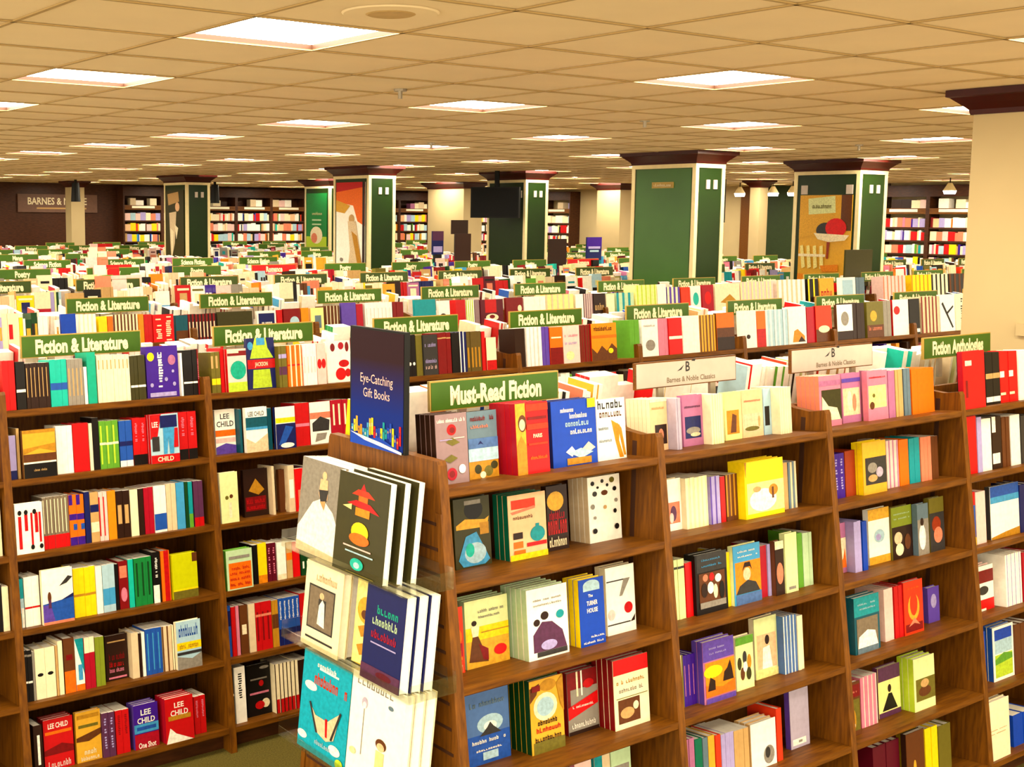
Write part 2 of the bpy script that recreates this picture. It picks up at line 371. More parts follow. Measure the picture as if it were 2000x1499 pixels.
wall_poster(12.15, 18.68, 19.36, 1.5, 2.8, 'green', [('r',0,0,1,.3,'leaf green'),('r',0,.25,1,.4,'lime'),('e',.5,.42,.3,.12,'cream'),('e',.4,.38,.15,.07,'salmon'),('q',.3,.7,.8,.04,'pale lime',5),('r',.3,.62,.75,.64,'mint'),('r',.3,.56,.75,.58,'mint'),('r',.6,0,.9,.2,'lime')], 'bright green poster with a white picture')

# televisions and dark boards
def tv(loc, w, h, rz, label, rod=True):
    r = tag(link('television', None, loc=loc, rot=(0, 0, rz)), label, 'television')
    link('casing', MB().box(-w/2, w/2, 0, .08, -h/2, h/2).mesh('casing', M_BLACK), r)
    link('screen', MB().box(-w/2+.02, w/2-.02, -.004, 0, -h/2+.02, h/2-.02).mesh('screen', M_SCREEN), r)
    link('mounting_pole', MB().box(-.03, .03, .08, .13, -h/2+.1, H-loc[2] if rod else h/2-.1).mesh('mounting_pole', M_BLACK), r)
    return r
tv((11.66, 13.55, 2.60), .72, .44, -PI/2+.55, 'large black television hanging before the middle green column')
tv((10.62, 8.95, 2.58), .48, .46, -PI/2+.35, 'black television hanging just right of the blank green column')

# pendant lamps over the cafe side
me_cord = MB().box(-.006, .006, -.006, .006, 0, .1).mesh('cord', M_BLACK)
me_sh = disc(MB(), .10, -.10, .02, 18, .03).mesh('lamp_shade', M_IVORY)
me_bl = disc(MB(), .08, -.15, -.10, 16, .095).mesh('bulb', M_BULB)
for k, (x, y, l) in enumerate(((18.5, 14.71, 'first'), (18.5, 13.99, 'second'), (18.5, 13.58, 'third'), (18.5, 10.72, 'last'))):
    r = tag(link('pendant_lamp', None, loc=(x, y, 2.95)), 'glowing white pendant lamp by the right wall, %s from the left end' % l, 'pendant lamp', 'pendant lamps')
    link('cord', me_cord, r); link('lamp_shade', me_sh, r); link('bulb', me_bl, r)
M_DKG = flat('dark_green_wall', (.02, .035, .008, 1), .5)
struct('trim_1', MB().box(XR-.03, XR, 15.05, 15.76, 0, H), M_DKG, 'dark green panelling on the right wall')
struct('trim_2', MB().box(XR-.04, XR, 20.06, 20.32, 0, H), M_DKG, 'narrow dark panel on the right wall')
struct('trim_3', MB().box(XR-.03, XR, 13.12, 13.3, 0, H), M_WOODD, 'dark strip beside the wall bookcases')

struct('trim_4', MB().box(XR-.03, XR, 16.15, 16.4, 0, H), M_WOOD, 'brown strip on the right wall beside the dark green panelling')
# name panel on the far wall
r = tag(link('wall_sign', None, loc=(8.87, YF-.02, 2.62)), 'grey pink wall sign with white capitals on the dark far wall', 'sign')
link('sign_panel', MB().box(0, 1.75, -.03, 0, -.19, .19).mesh('sign_panel', flat('sign_rose', (.16, .08, .05, 1), .5)), r)
sm = MB(); add_text(sm, 'BARNES & NOBLE', lambda u, v: (u, -.033, v), .86, .05, .15, 'cream', wmax=1.3); sm.poly([(.4,-.033,-.12),(1.5,-.033,-.12),(1.5,-.033,-.09),(.4,-.033,-.09)], 'tan')
link('lettering', sm.mesh('lettering', M_MATT), r)

# ------------------------------------------------------------------ bookcases
ZS = [1.59, 1.31, 1.01, .71, .41, .11]
A = 0.105; CA, SA = math.cos(A), math.sin(A); TN = .144; HD = .29; P = .93; UT = .033
def yfront(z): return -HD-TN*(1.67-z)           # front edge of the face, y relative to the row's centre line
def upright_mb(x0, x1, full=True, near=False):
    prof = [(yfront(0), 0)]
    prof += [(yfront(1.66), 1.655), (yfront(1.67)+.006, 1.668), (-.22, 1.655), (-.15, 1.66), (-.06, 1.68), (.06, 1.68), (.15, 1.66), (.22, 1.655), (-yfront(1.67)-.006, 1.668), (-yfront(1.66), 1.655), (-yfront(0), 0)]
    return MB().prism(prof[::-1], x0, x1)
def shelf_mb(z, side, x0, x1):
    yf = yfront(z); d = -yf-.012; th = .024
    pr = [(yf, z), (yf, z-th), (yf+.006, z-th-.006), (yf+d*CA, z-th-d*SA), (yf+d*CA, z-d*SA)]
    if side > 0: pr = [(-y, zz) for y, zz in pr][::-1]
    return MB().prism(pr[::-1], x0, x1)
me_up = fix_normals(upright_mb(-UT, 0).mesh('upright', M_WOODV))
me_back = MB().box(0, P-UT, -.011, .011, .05, 1.64).mesh('back_panel', M_WOODV)
me_kick = {s: fix_normals(MB().prism([(s*.46, 0), (s*.46, .08), (s*.44, .08), (s*.44, 0)], 0, P-UT).mesh('kick_board', M_WOODD)) for s in (-1, 1)}
me_sh = {(k, s): fix_normals(shelf_mb(z, s, 0, P-UT).mesh('shelf', M_WOOD)) for k, z in enumerate(ZS) for s in (-1, 1)}
me_rail = [MB().box(a, a+.0008, -.205, -.185, .2, 1.63).mesh('shelf_standard', M_RECESS) for a in (0, P-UT-.0008)]
far_mb = MB()
for me in [me_up, me_back]+[me_sh[k] for k in me_sh]+[me_kick[-1], me_kick[1]]:
    i = len(far_mb.v); dx = 0
    far_mb.v += [tuple(v.co) for v in me.vertices]
    for p_ in me.polygons: far_mb.f.append(tuple(i+j for j in p_.vertices)); far_mb.c.append(None)
me_far = far_mb.mesh('bookcase', M_WOOD)
def bookcase(x, yc, label, group=None, near=True, first=False, shelves=True, last=False):
    """x = left face of the inner space"""
    if not near:
        o = link('bookcase', me_far, loc=(x, yc, 0)); tag(o, label, 'bookcase', group); return o
    r = tag(link('bookcase', None, loc=(x, yc, 0)), label, 'bookcase', group)
    if not first: link('upright', me_up, r)
    if last: link('upright', me_up, r, loc=(P, 0, 0))
    link('back_panel', me_back, r)
    for s in (-1, 1):
        link('kick_board', me_kick[s], r)
        for k in range(6): link('shelf', me_sh[(k, s)], r)
    for m in me_rail: link('shelf_standard', m, r)
    return r
ROWS = [3.09, 5.2, 7.40, 9.55, 11.6, 13.8, 15.95, 18.1, 20.25, 22.4]
ROWN = ['front', 'second', 'third', 'fourth', 'fifth', 'sixth', 'seventh', 'eighth', 'ninth', 'tenth']
STARTX = [2.243, 1.64-2*P, 3.15+UT/2-P/2-4*P, 4.07+UT/2-P/2-5*P, 5.0+UT/2-P/2-4*P, 1.9, 2.3, 2.7, 3.1, 3.5]
COLS = [(9.58, 8.15, SX, SY), (12.12, 8.05, .5, SY), (11.98, 13.25, SX, SY), (9.33, 13.35, SX, SY), (9.25, 18.45, SX, SY), (12.15, 18.6, SX, SY), (14.9, 18.2, .45, 1.1), (17.5, 13.5, .22, .2), (17.4, 16.6, .4, .6), (6.22, 1.0, .9, 2.5), (9.1, 23.6, .45, .5)]
UNITS = []
for ri, yc in enumerate(ROWS):
    x = STARTX[ri]; k = 0; nvis = 0
    while x+P < (6.0 if ri == 0 else 19.3):
        c = (x+P/2, yc, 1.9)
        ok = in_view(c, 90) or in_view((x, yc, 1.6), 60) or in_view((x+P, yc, 1.6), 60)
        if ri == 0: ok = True
        for cx, cyy, wx, wy in COLS:
            if cx < x+P+.12 and cx+wx > x-.12 and cyy < yc+.57 and cyy+wy > yc-.57: ok = False
        if ok: UNITS.append((ri, nvis, x, yc)); nvis += 1
        x += P
NEARL = {(0, 0): 'brown bookcase under the Must-Read Fiction sign, slatted end panel', (0, 1): 'brown bookcase under the left classics sign', (0, 2): 'brown bookcase under the right classics sign', (0, 3): 'brown bookcase under the Fiction Anthologies sign, beside the pillar'}
for ri, n, x, yc in UNITS:
    lab = NEARL.get((ri, n)) or 'brown double-sided bookcase, %s from the left end in the %s row' % (ordn[n], ROWN[ri])
    nxt = (ri, n+1) in [(a, b) for a, b, *_ in UNITS]
    if ri <= 1: bookcase(x, yc, lab, near=True, first=(ri == 0 and n == 0), last=(not nxt))
    else: bookcase(x, yc, lab, near=False)
# slatted end panel of the front row
endp = link('end_panel', None); endp.parent = next(o for o in COL.objects if o.name == 'bookcase'); endp.location = (0, 0, 0)
endp.name = 'end_panel'
bpy.data.objects.remove(endp)
first_case = [o for o in COL.objects if o.get('label') == NEARL[(0, 0)]][0]
ep = link('end_panel', fix_normals(MB().prism([(-yfront(0), 0), (-yfront(1.66), 1.66), (-yfront(1.67)-.006, 1.672), (yfront(1.67)+.006, 1.672), (yfront(1.66), 1.66), (yfront(0), 0)], -UT, 0).mesh('end_panel', M_WOODV)), first_case)
sl = MB(); z = 1.49
while z > .08:
    a = yfront(z)+.03
    sl.box(-UT-.0012, -UT, a, -a, z-.010, z); z -= .075
link('slat_grooves', sl.mesh('slat_grooves', M_RECESS), first_case)
eg = MB().prism([(-yfront(0)-.0, 0), (-yfront(1.52), 1.52), (-yfront(1.52)-.025, 1.52), (-yfront(0)-.025, 0)][::-1], -UT-.004, -UT)
eg.prism([(yfront(0), 0), (yfront(0)+.025, 0), (yfront(1.52)+.025, 1.52), (yfront(1.52), 1.52)][::-1], -UT-.004, -UT)
link('edge_strip', fix_normals(eg.mesh('edge_strip', M_WOODV)), first_case)

# ------------------------------------------------------------------ signs on the bookcases
SW, SHH = .56, .098
me_sf = MB().box(-SW/2, SW/2, -.006, .006, 0, SHH).mesh('sign_frame', M_GILT)
me_sfd = MB().box(-SW/2, SW/2, -.006, .006, 0, SHH).mesh('sign_frame', M_WOOD)
me_sb = {}
def sign_panel(mat, key):
    if key not in me_sb: me_sb[key] = MB().box(-SW/2+.005, SW/2-.005, -.008, .008, .004, SHH-.005).mesh('sign_panel', mat)
    return me_sb[key]
me_leg = [MB().box(a, a+.03, -.006, .006, -.085, 0).mesh('sign_bracket', M_METAL) for a in (-.16, .13)]
M_RED = flat('sign_red', 'red', .4); M_SIGND = flat('sign_dark_green', 'signdark', .4)
_sg = {}
def sign(x, y, text, label, group, pmat=None, key='g', tcol='cream', sub=None, near=False):
    r = tag(link('shelf_sign', None, loc=(x, y, 1.765), rot=(-.06, 0, 0)), label, 'sign', group)
    link('sign_frame', me_sfd if sub else me_sf, r); link('sign_panel', sign_panel(pmat or M_SIGN, key), r)
    for m in me_leg: link('sign_bracket', m, r)
    k = (text, sub)
    if k not in _sg:
        mb = MB(); put = lambda u, v: (u, -.0086, v)
        if sub:
            add_text(mb, 'B', put, 0, .072, .038, 'dark grey', xs=.9)
            mb.poly([(-.06,-.0086,.055),(-.035,-.0086,.06),(-.02,-.0086,.078),(-.04,-.0086,.066)], 'dark grey'); mb.poly([(.02,-.0086,.09),(.04,-.0086,.088),(.045,-.0086,.098),(.03,-.0086,.097)], 'dark grey')
            add_text(mb, text, put, .02, .026, .020, 'grey brown', wmax=.36)
        else: add_text(mb, text, put, 0, SHH/2, .060, tcol, wmax=.51, xs=.66, bold=.045)
        _sg[k] = mb.mesh('lettering', M_MATT)
    link('lettering', _sg[k], r)
    return r
TXT = {1: 'Fiction & Literature', 2: 'Fiction & Literature', 3: 'Fiction & Literature', 4: 'Poetry', 5: 'Science Fiction', 6: 'Manga', 7: 'Romance', 8: 'Mystery', 9: 'Mystery'}
FRONT = {0: ('Must-Read Fiction', 'green Must-Read Fiction sign on the front bookcases', None), 1: ('Barnes & Noble Classics', 'grey classics sign with script B, left of the two', 1), 2: ('Barnes & Noble Classics', 'grey classics sign with script B, right of the two', 1), 3: ('Fiction Anthologies', 'green Fiction Anthologies sign beside the pillar', None)}
FX = [2.68, 3.62, 4.52, 5.47]
vis = {}
for ri, n, x, yc in UNITS:
    cx = x+(P-UT)/2
    if ri == 0:
        t, l, s = FRONT[n]; sign(FX[n], yc, t, l, None, M_SIGNG if s else None, 'grey' if s else 'g', sub=s)
        continue
    if not in_view((cx, yc, 1.82), 60): continue
    q = project((cx, yc, 1.82))
    if ri <= 4 and q[0] > 1945: continue
    if ri > 4 and random.Random(ri*50+n).random() < .18: continue
    k = vis[ri] = vis.get(ri, 0)+1
    if ri == 4 and n % 5 == 4: sign(cx, yc, 'Romance', 'red sign among green ones in the fifth row, %s from the left end' % ordn[k-1], 'aisle signs', M_RED, 'r')
    else: sign(cx, yc, TXT[ri], 'green %s sign, %s from the left end in the %s row' % (TXT[ri], ordn[k-1], ROWN[ri]), 'aisle signs of the %s row' % ROWN[ri], M_SIGND if ri == 3 else None, 'd' if ri == 3 else 'g')

# ------------------------------------------------------------------ books
_cover = {}
def cover_mesh(w, t, h, col, sp, hard):
    """book lying in its own frame: front cover towards -y, spine towards -x; w along x, t along y, h up"""
    k = (round(w, 3), round(t, 3), round(h, 3), col, sp)
    if k in _cover: return _cover[k]
    b = .0022 if hard else .0009
    m = MB()
    m.box(0, w, 0, b, 0, h, col); m.box(0, w, t-b, t, 0, h, sp); m.box(0, .0022, b, t-b, 0, h, sp)
    i = .004 if hard else .0012
    pg = MB().box(.0022, w-i, b, t-b, i*.6, h-i).mesh('page_block', M_PAGE)
    _cover[k] = (m.mesh('book', M_PRINT), pg)
    return _cover[k]
def make_book(w, t, h, col, sp, loc, rot, label, group=None, art=None, spine_art=False):
    hard = t > .02
    me, pg = cover_mesh(w, t, h, col, sp, hard)
    o = tag(link('book', me, loc=loc, rot=rot), label, 'book', group); link('page_block', pg, o)
    if art:
        if spine_art: am = art_mesh(art, t, h, lambda u, v, l: (-l, t-u, v)); nm = 'spine_print'
        else: am = art_mesh(art, w, h, lambda u, v, l: (u, -l, v)); nm = 'cover_print'
        if am.f: link(nm, am.mesh(nm, M_PICT), o)
    return o
YC = {'F': 3.09, 'L': 5.2, 'B': 7.4}
heap = MB()                                   # books of the deeper rows and the thin ones nobody could count
def heap_box(x, y, z, w, d, h, col, lean_s=-1, cover=None):
    """one upright book: front-bottom-left corner, leaning with the shelf; side -1 faces -y"""
    i = len(heap.v); s = lean_s
    for dz, dy in ((0, 0), (1, 0)):
        pass
    P8 = []
    for hh in (0, h):
        for (a, b) in ((0, 0), (w, 0), (w, d), (0, d)):
            yy = b*CA+hh*SA; zz = -b*SA+hh*CA
            P8.append((x+a, y+(yy if s < 0 else -yy), z+zz))
    heap.v += P8
    F = [(0,1,5,4), (1,2,6,5), (2,3,7,6), (3,0,4,7), (4,5,6,7)]
    C5 = [col, col, 'white', col, 'white']
    for f, c in zip(F, C5):
        heap.f.append(tuple(i+j for j in (f if s < 0 else f[::-1]))); heap.c.append(c)
def heap_print(am):
    i = len(heap.v); heap.v += am.v
    for f, c in zip(am.f, am.c): heap.f.append(tuple(i+j for j in f)); heap.c.append(c)
def heap_art(x, y, z, w, h, prims):
    for li, (a, b, c, d, col) in enumerate(prims):
        L = .0006*(li+1); i = len(heap.v)
        for u, v in ((a, b), (c, b), (c, d), (a, d)):
            heap.v.append((x+u*w, y+v*h*SA-L, z+v*h*CA))
        heap.f.append((i, i+1, i+2, i+3)); heap.c.append(col)
def place_books():
    for cs, s, kind, X, v, w, n, h, d, col, sp_, art, label, label2, single in BOOKS:
        yc = YC[cs[0]]; z = ZS[s]; y0 = yc+yfront(z)
        rnd = random.Random(int(X*1000)+s*77)
        if kind == 'S':
            t = w/n
            for i in range(n):
                hh = h*(1-.012*rnd.random()) if n > 1 else h; vv = v+.004*rnd.random()
                g = .0004
                if single:
                    # spine faces -y: front cover turned to +x, so the book frame is turned by 90 degrees
                    loc = Vector((X+i*t+g, y0, z))+Vector((0, vv*CA, -vv*SA))
                    e = Matrix.Rotation(-A, 4, 'X') @ Matrix.Rotation(PI/2, 4, 'Z')
                    # local x -> +y, local y -> -x : origin sits at the right-hand edge
                    loc.x += t-2*g
                    make_book(d, t-2*g, hh, col, sp_, loc, e.to_euler(), label, 'alike books: '+label if n > 1 else None, art, True)
                else:
                    xx, yy, zz = X+i*t+g, y0+vv*CA, z-vv*SA
                    heap_box(xx, yy, zz, t-2*g, d, hh, col)
                    if art: heap_print(art_mesh(art, t-2*g, hh, lambda u, v_, l: (xx+u, yy+v_*SA-l*CA, zz+v_*CA+l*SA)))
        else:
            for i in range(n):
                vv = v+i*(d+.0006)
                loc = Vector((X, y0+vv*CA, z-vv*SA))
                if single: make_book(w, d, h, col, sp_, loc, (-A, 0, 0), label if i == 0 else label2, ('stacked copies: '+label) if i else None, art if i == 0 else None)
                else:
                    heap_box(X, loc.y, loc.z, w, d, h, col)
                    if i == 0 and art: heap_print(art_mesh(art, w, h, lambda u, v_, l: (X+u, loc.y+v_*SA-l*CA, loc.z+v_*CA+l*SA)))
# (case, shelf, kind, x, setback, run width, copies, height, depth, cover, spine, art, label, label of the copies behind, single things)
BOOKS = [
('B1',0,'F',2.703,0.030,0.025,1,0.168,0.024,'white','white',[('r',0.2,0.1,0.7,0.75,'tan'),('r',0.2,0.4,0.7,0.6,'ochre')],'','',0),
('B1',0,'F',2.737,0.030,0.094,1,0.202,0.024,'royal blue','royal blue',[],'','',0),
('B1',0,'S',2.853,0.035,0.109,4,0.198,0.130,'white','white',[('r',0,0,0.3,1,'cream')],'','',0),
('B1',0,'S',2.978,0.035,0.057,2,0.180,0.130,'yellow','yellow',[],'','',0),
('B1',0,'S',3.038,0.035,0.034,1,0.178,0.130,'orange','orange',[],'','',0),
('B1',0,'S',3.075,0.035,0.164,7,0.186,0.130,'cream','cream',[('r',0,0,0.5,1,'brown')],'','',0),
('B1',0,'S',3.243,0.035,0.035,1,0.182,0.130,'amber','amber',[],'','',0),
('B1',0,'S',3.281,0.035,0.056,2,0.181,0.130,'red','red',[],'','',0),
('B1',0,'F',3.339,0.030,0.142,1,0.175,0.024,'bright red','red',[('q',0.12,0.05,0.42,0.9,'cream',1),('q',0.58,0.05,0.88,0.9,'cream',1)],'','',0),
('B1',0,'S',3.498,0.035,0.087,3,0.166,0.130,'dark teal','dark teal',[('r',0,0,1,0.4,'brown')],'','',0),
('B1',0,'S',3.588,0.035,0.203,8,0.169,0.130,'dark red','dark red',[('r',0.2,0.1,0.5,0.7,'cream'),('r',0.6,0,1,1,'black')],'','',0),
('B1',0,'F',3.796,0.030,0.260,1,0.174,0.024,'dark olive','black',[('r',0.25,0.1,0.95,0.45,'grey'),('q',0.3,0.15,0.9,0.25,'cream',8)],'','',0),
('B1',0,'F',4.091,0.030,0.146,1,0.170,0.024,'white','white',[('r',0.08,0.15,0.92,0.9,'navy'),('q',0.25,0.45,0.8,0.15,'white',4)],'','',0),
('B1',0,'S',4.252,0.035,0.040,1,0.171,0.130,'red','red',[],'','',0),
('B1',0,'F',4.298,0.030,0.130,1,0.176,0.024,'dark red','red',[('e',0.65,0.5,0.28,0.2,'pale blue')],'','',0),
('B1',0,'S',4.439,0.035,0.062,1,0.178,0.130,'amber','amber',[],'','',0),
('B1',0,'F',4.514,0.030,0.104,1,0.175,0.024,'pale yellow','gold',[('r',0.3,0.2,0.8,0.7,'slate')],'','',0),
('B1',0,'S',4.638,0.035,0.115,4,0.185,0.130,'brown','brown',[('r',0.3,0,0.5,1,'cream')],'','',0),
('B1',0,'F',4.767,0.030,0.121,1,0.201,0.024,'violet','purple',[('r',0,0,1,0.1,'lavender')],'','',0),
('B1',0,'S',4.896,0.035,0.057,1,0.190,0.130,'crimson','crimson',[],'','',0),
('B1',0,'S',4.970,0.035,0.237,7,0.195,0.130,'white','white',[('r',0.3,0.2,0.5,0.8,'pale pink')],'','',0),
('B1',0,'S',5.216,0.035,0.091,3,0.194,0.130,'dark red','dark red',[],'','',0),
('B1',0,'F',5.405,0.030,0.193,1,0.202,0.024,'teal','dark teal',[('r',0.1,0,0.9,0.25,'white')],'','',0),
('B1',0,'F',5.623,0.030,0.106,1,0.187,0.024,'white','white',[('e',0.4,0.35,0.3,0.15,'dark brown')],'','',0),
('B1',0,'S',5.791,0.035,0.093,2,0.190,0.130,'red','red',[],'','',0),
('B1',0,'S',5.889,0.035,0.080,4,0.186,0.130,'white','white',[('r',0,0,0.5,1,'lime')],'','',0),
('B1',0,'S',5.974,0.035,0.045,1,0.184,0.130,'mauve grey','mauve grey',[],'','',0),
('B1',0,'F',6.025,0.030,0.224,1,0.182,0.024,'maroon','dark red',[('e',0.5,0.25,0.28,0.15,'cream'),('e',0.5,0.28,0.12,0.08,'dark red'),('r',0.2,0.45,0.7,1,'red')],'','',0),
('B1',0,'F',6.280,0.030,0.173,1,0.189,0.024,'dark red','brown',[('e',0.8,0.55,0.12,0.14,'cream')],'','',0),
('B1',0,'S',6.468,0.035,0.226,4,0.191,0.130,'white','white',[],'','',0),
('B1',0,'S',6.699,0.035,0.299,5,0.200,0.130,'pale yellow','pale yellow',[('r',0,0,0.3,1,'beige')],'','',0),
('B1',0,'S',7.021,0.035,0.085,2,0.195,0.130,'white','white',[],'','',0),
('B1',0,'S',7.118,0.035,0.097,4,0.196,0.130,'mauve grey','mauve grey',[('r',0,0,0.4,1,'pale pink')],'','',0),
('B1',0,'F',7.217,0.030,0.133,1,0.193,0.024,'dark brown','brown',[('q',0.1,0.3,0.9,0.3,'tan',3)],'','',0),
('B1',0,'S',7.367,0.035,0.095,1,0.180,0.130,'cream','cream',[],'','',0),
('B1',0,'S',7.486,0.035,0.205,3,0.193,0.130,'mint','mint',[('r',0,0,0.4,1,'teal')],'','',0),
('B1',0,'S',7.709,0.035,0.260,5,0.250,0.130,'pale yellow','pale yellow',[('r',0.4,0,0.7,1,'lime')],'','',0),
('B1',0,'S',7.976,0.035,0.108,3,0.250,0.130,'white','white',[],'','',0),
('B1',0,'S',8.096,0.035,0.161,3,0.224,0.130,'violet','violet',[('r',0,0,0.5,1,'cream')],'','',0),
('B1',0,'S',8.270,0.035,0.117,2,0.219,0.130,'orange red','orange red',[],'','',0),
('B1',0,'F',8.389,0.030,0.125,1,0.224,0.024,'white','teal',[('e',0.5,0.5,0.3,0.25,'turquoise')],'','',0),
('B1',0,'F',8.535,0.030,0.148,1,0.229,0.024,'crimson','red',[('e',0.5,0.5,0.3,0.25,'bright red')],'','',0),
('B1',0,'F',8.703,0.030,0.332,1,0.234,0.024,'cream','gold',[('p',[(0.2,0.3),(0.6,0.6),(1,0.2),(0.5,0.25)],'ochre')],'','',0),
('B1',0,'S',9.056,0.035,0.463,9,0.244,0.130,'pale pink','pale pink',[('r',0,0,0.4,1,'pale lime')],'','',0),
('B1',0,'S',9.570,0.035,0.418,6,0.250,0.130,'white','white',[('r',0,0,0.4,1,'beige')],'','',0),
('B1',0,'S',10.035,0.035,0.157,2,0.249,0.130,'black','black',[('r',0,0,0.3,1,'yellow')],'','',0),
('B1',0,'F',10.200,0.030,0.224,1,0.250,0.024,'gold','amber',[('q',0.1,0.3,0.9,0.3,'red',3),('r',0.1,0.05,0.9,0.25,'orange red')],'','',0),
('B1',0,'F',10.506,0.030,0.264,1,0.250,0.024,'white','white',[('r',0.2,0.15,0.85,0.9,'pale blue')],'','',0),
('B1',0,'S',10.794,0.035,0.135,3,0.247,0.130,'slate','slate',[],'','',0),
('B1',0,'S',11.247,0.035,0.382,6,0.250,0.130,'pale pink','pale pink',[('r',0,0,0.3,1,'salmon')],'','',0),
('B1',0,'S',11.739,0.035,0.353,5,0.250,0.130,'yellow','yellow',[('r',0,0,0.3,1,'amber')],'','',0),
('B1',0,'S',12.102,0.035,0.306,4,0.250,0.130,'cream','cream',[('r',0,0,0.4,1,'black')],'','',0),
('B1',0,'S',12.437,0.035,0.436,5,0.250,0.130,'dark grey','dark grey',[('r',0,0,0.4,1,'brown')],'','',0),
('F1',0,'F',2.266,0.079,0.121,4,0.213,0.024,'mauve grey','dark brown',[('q',0.05,0.88,0.95,0.055,'white',12),('e',0.5,0.77,0.15,0.08,'bright red'),('e',0.52,0.765,0.09,0.045,'dark red'),('p',[(0.3,0.6),(0.5,0.66),(0.75,0.58),(0.5,0.54)],'olive'),('r',0.55,0.64,0.9,0.655,'pale pink'),('e',0.45,0.14,0.16,0.09,'crimson'),('e',0.45,0.14,0.09,0.05,'dark red'),('e',0.78,0.2,0.11,0.065,'white'),('p',[(0.2,0.35),(0.45,0.42),(0.65,0.36),(0.4,0.3)],'olive'),('r',0.1,0.63,0.5,0.64,'lavender')],'mauve grey book with red roses and white sticker','copy stacked behind the mauve grey book with red roses and white sticker',1),
('F1',0,'F',2.409,0.104,0.119,1,0.209,0.024,'slate','dark grey',[('r',0,0,1,0.26,'ochre'),('e',0.3,0.14,0.12,0.07,'dark olive'),('e',0.65,0.1,0.15,0.08,'olive'),('e',0.85,0.18,0.12,0.06,'dark olive'),('e',0.45,0.05,0.1,0.05,'cream'),('r',0,0.26,1,0.45,'pale blue'),('r',0,0.45,1,0.6,'steel blue'),('q',0.1,0.86,0.9,0.07,'dark red',7),('q',0.1,0.75,0.7,0.05,'salmon',5),('p',[(0.3,0.5),(0.4,0.56),(0.5,0.5),(0.4,0.52)],'navy')],'grey and teal seaside book','',1),
('F1',0,'F',2.555,0.045,0.136,5,0.224,0.024,'red','crimson',[('r',0,0,0.3,1,'gold'),('e',0.2,0.72,0.13,0.12,'brown'),('e',0.19,0.7,0.09,0.08,'beige'),('p',[(0.0,0.0),(0.3,0),(0.3,0.4),(0.15,0.55),(0,0.4)],'ochre'),('r',0.32,0.88,1,0.98,'orange red'),('r',0.36,0.76,0.95,0.8,'dark red'),('t','PARIS',0.65,0.53,0.07,'cream',0.9),('r',0.36,0.4,0.95,0.43,'orange red'),('q',0.4,0.2,0.92,0.05,'orange',7),('r',0.32,0.62,0.98,0.7,'orange red')],'red hardcover with gold portrait strip and Paris lettering','copy stacked behind the red hardcover with gold portrait strip and Paris lettering',1),
('F1',0,'F',2.739,0.080,0.199,3,0.215,0.024,'royal blue','navy',[('q',0.2,0.82,0.5,0.07,'white',5),('q',0.4,0.72,0.8,0.08,'white',6),('q',0.3,0.6,0.95,0.09,'pale blue',7),('q',0.4,0.48,0.9,0.08,'white',6),('p',[(0.28,0.22),(0.42,0.3),(0.5,0.22),(0.42,0.14)],'white'),('p',[(0.62,0.22),(0.8,0.34),(0.95,0.24),(0.7,0.14)],'cream'),('p',[(0.35,0.2),(0.62,0.26),(0.9,0.18),(0.62,0.1)],'pale blue'),('r',0.3,0.02,0.85,0.12,'ochre'),('r',0.8,0.86,0.98,1.0,'yellow')],'royal blue book with white script and open book','copy stacked behind the royal blue book with white script and open book',1),
('F1',0,'F',2.950,0.089,0.134,1,0.205,0.024,'white','beige',[('q',0.05,0.84,0.95,0.14,'dark grey',4),('q',0.1,0.7,0.9,0.12,'brown',5),('p',[(0.5,0.65),(0.8,0.55),(0.75,0.3),(0.9,0.02),(0.75,0.02),(0.62,0.3)],'amber'),('p',[(0.7,0.6),(0.85,0.5),(0.98,0.05),(0.9,0.05)],'ochre'),('q',0.05,0.5,0.4,0.05,'slate',4),('q',0.05,0.3,0.5,0.05,'slate',5)],'white book with dark title and orange giraffe legs','',1),
('F1',1,'S',2.246,0.050,0.024,1,0.229,0.130,'cream','cream',[('r',0,0,1,0.25,'brown')],'cream spine beside upright, second shelf, Must-Read bookcase','',1),
('F1',1,'F',2.377,0.165,0.146,1,0.219,0.024,'dark olive','dark olive',[('e',0.55,0.82,0.26,0.14,'black'),('r',0.3,0.9,0.75,0.96,'grey'),('p',[(0.05,0.62),(0.3,0.7),(0.85,0.66),(0.97,0.7),(0.9,0.55),(0.05,0.56)],'gold'),('r',0.7,0.45,0.95,0.62,'ochre'),('p',[(0.3,0.45),(0.6,0.5),(0.95,0.08),(0.8,0.02),(0.2,0.02),(0.08,0.12)],'sky blue'),('e',0.55,0.2,0.3,0.15,'pale blue'),('e',0.4,0.25,0.12,0.1,'turquoise')],'dark olive book with yellow ribbon and blue gown','',1),
('F1',1,'F',2.576,0.137,0.161,3,0.209,0.024,'peach','emerald',[('r',0.08,0.78,0.72,0.92,'orange red'),('p',[(0.05,0.74),(0.7,0.8),(0.72,0.76),(0.1,0.7)],'salmon'),('q',0.12,0.62,0.65,0.055,'brown',6),('e',0.75,0.36,0.2,0.12,'teal'),('r',0.7,0.46,0.8,0.52,'teal'),('r',0.1,0.32,0.35,0.42,'dark brown'),('r',0.1,0.18,0.35,0.28,'orange'),('r',0.45,0.18,0.98,0.24,'red'),('r',0,0,1,0.09,'yellow'),('r',0.1,0.09,0.4,0.15,'orange')],'peach book with red title and teal teapot','copy stacked behind the peach book with red title and teal teapot',1),
('F1',1,'F',2.768,0.165,0.093,1,0.214,0.024,'dark brown','dark brown',[('e',0.42,0.76,0.4,0.15,'gold'),('q',0.02,0.25,0.95,0.3,'red',5),('q',0.1,0.48,0.85,0.14,'crimson',5),('q',0.05,0.06,0.9,0.15,'cream',5)],'dark brown book with gold disc and red title','',1),
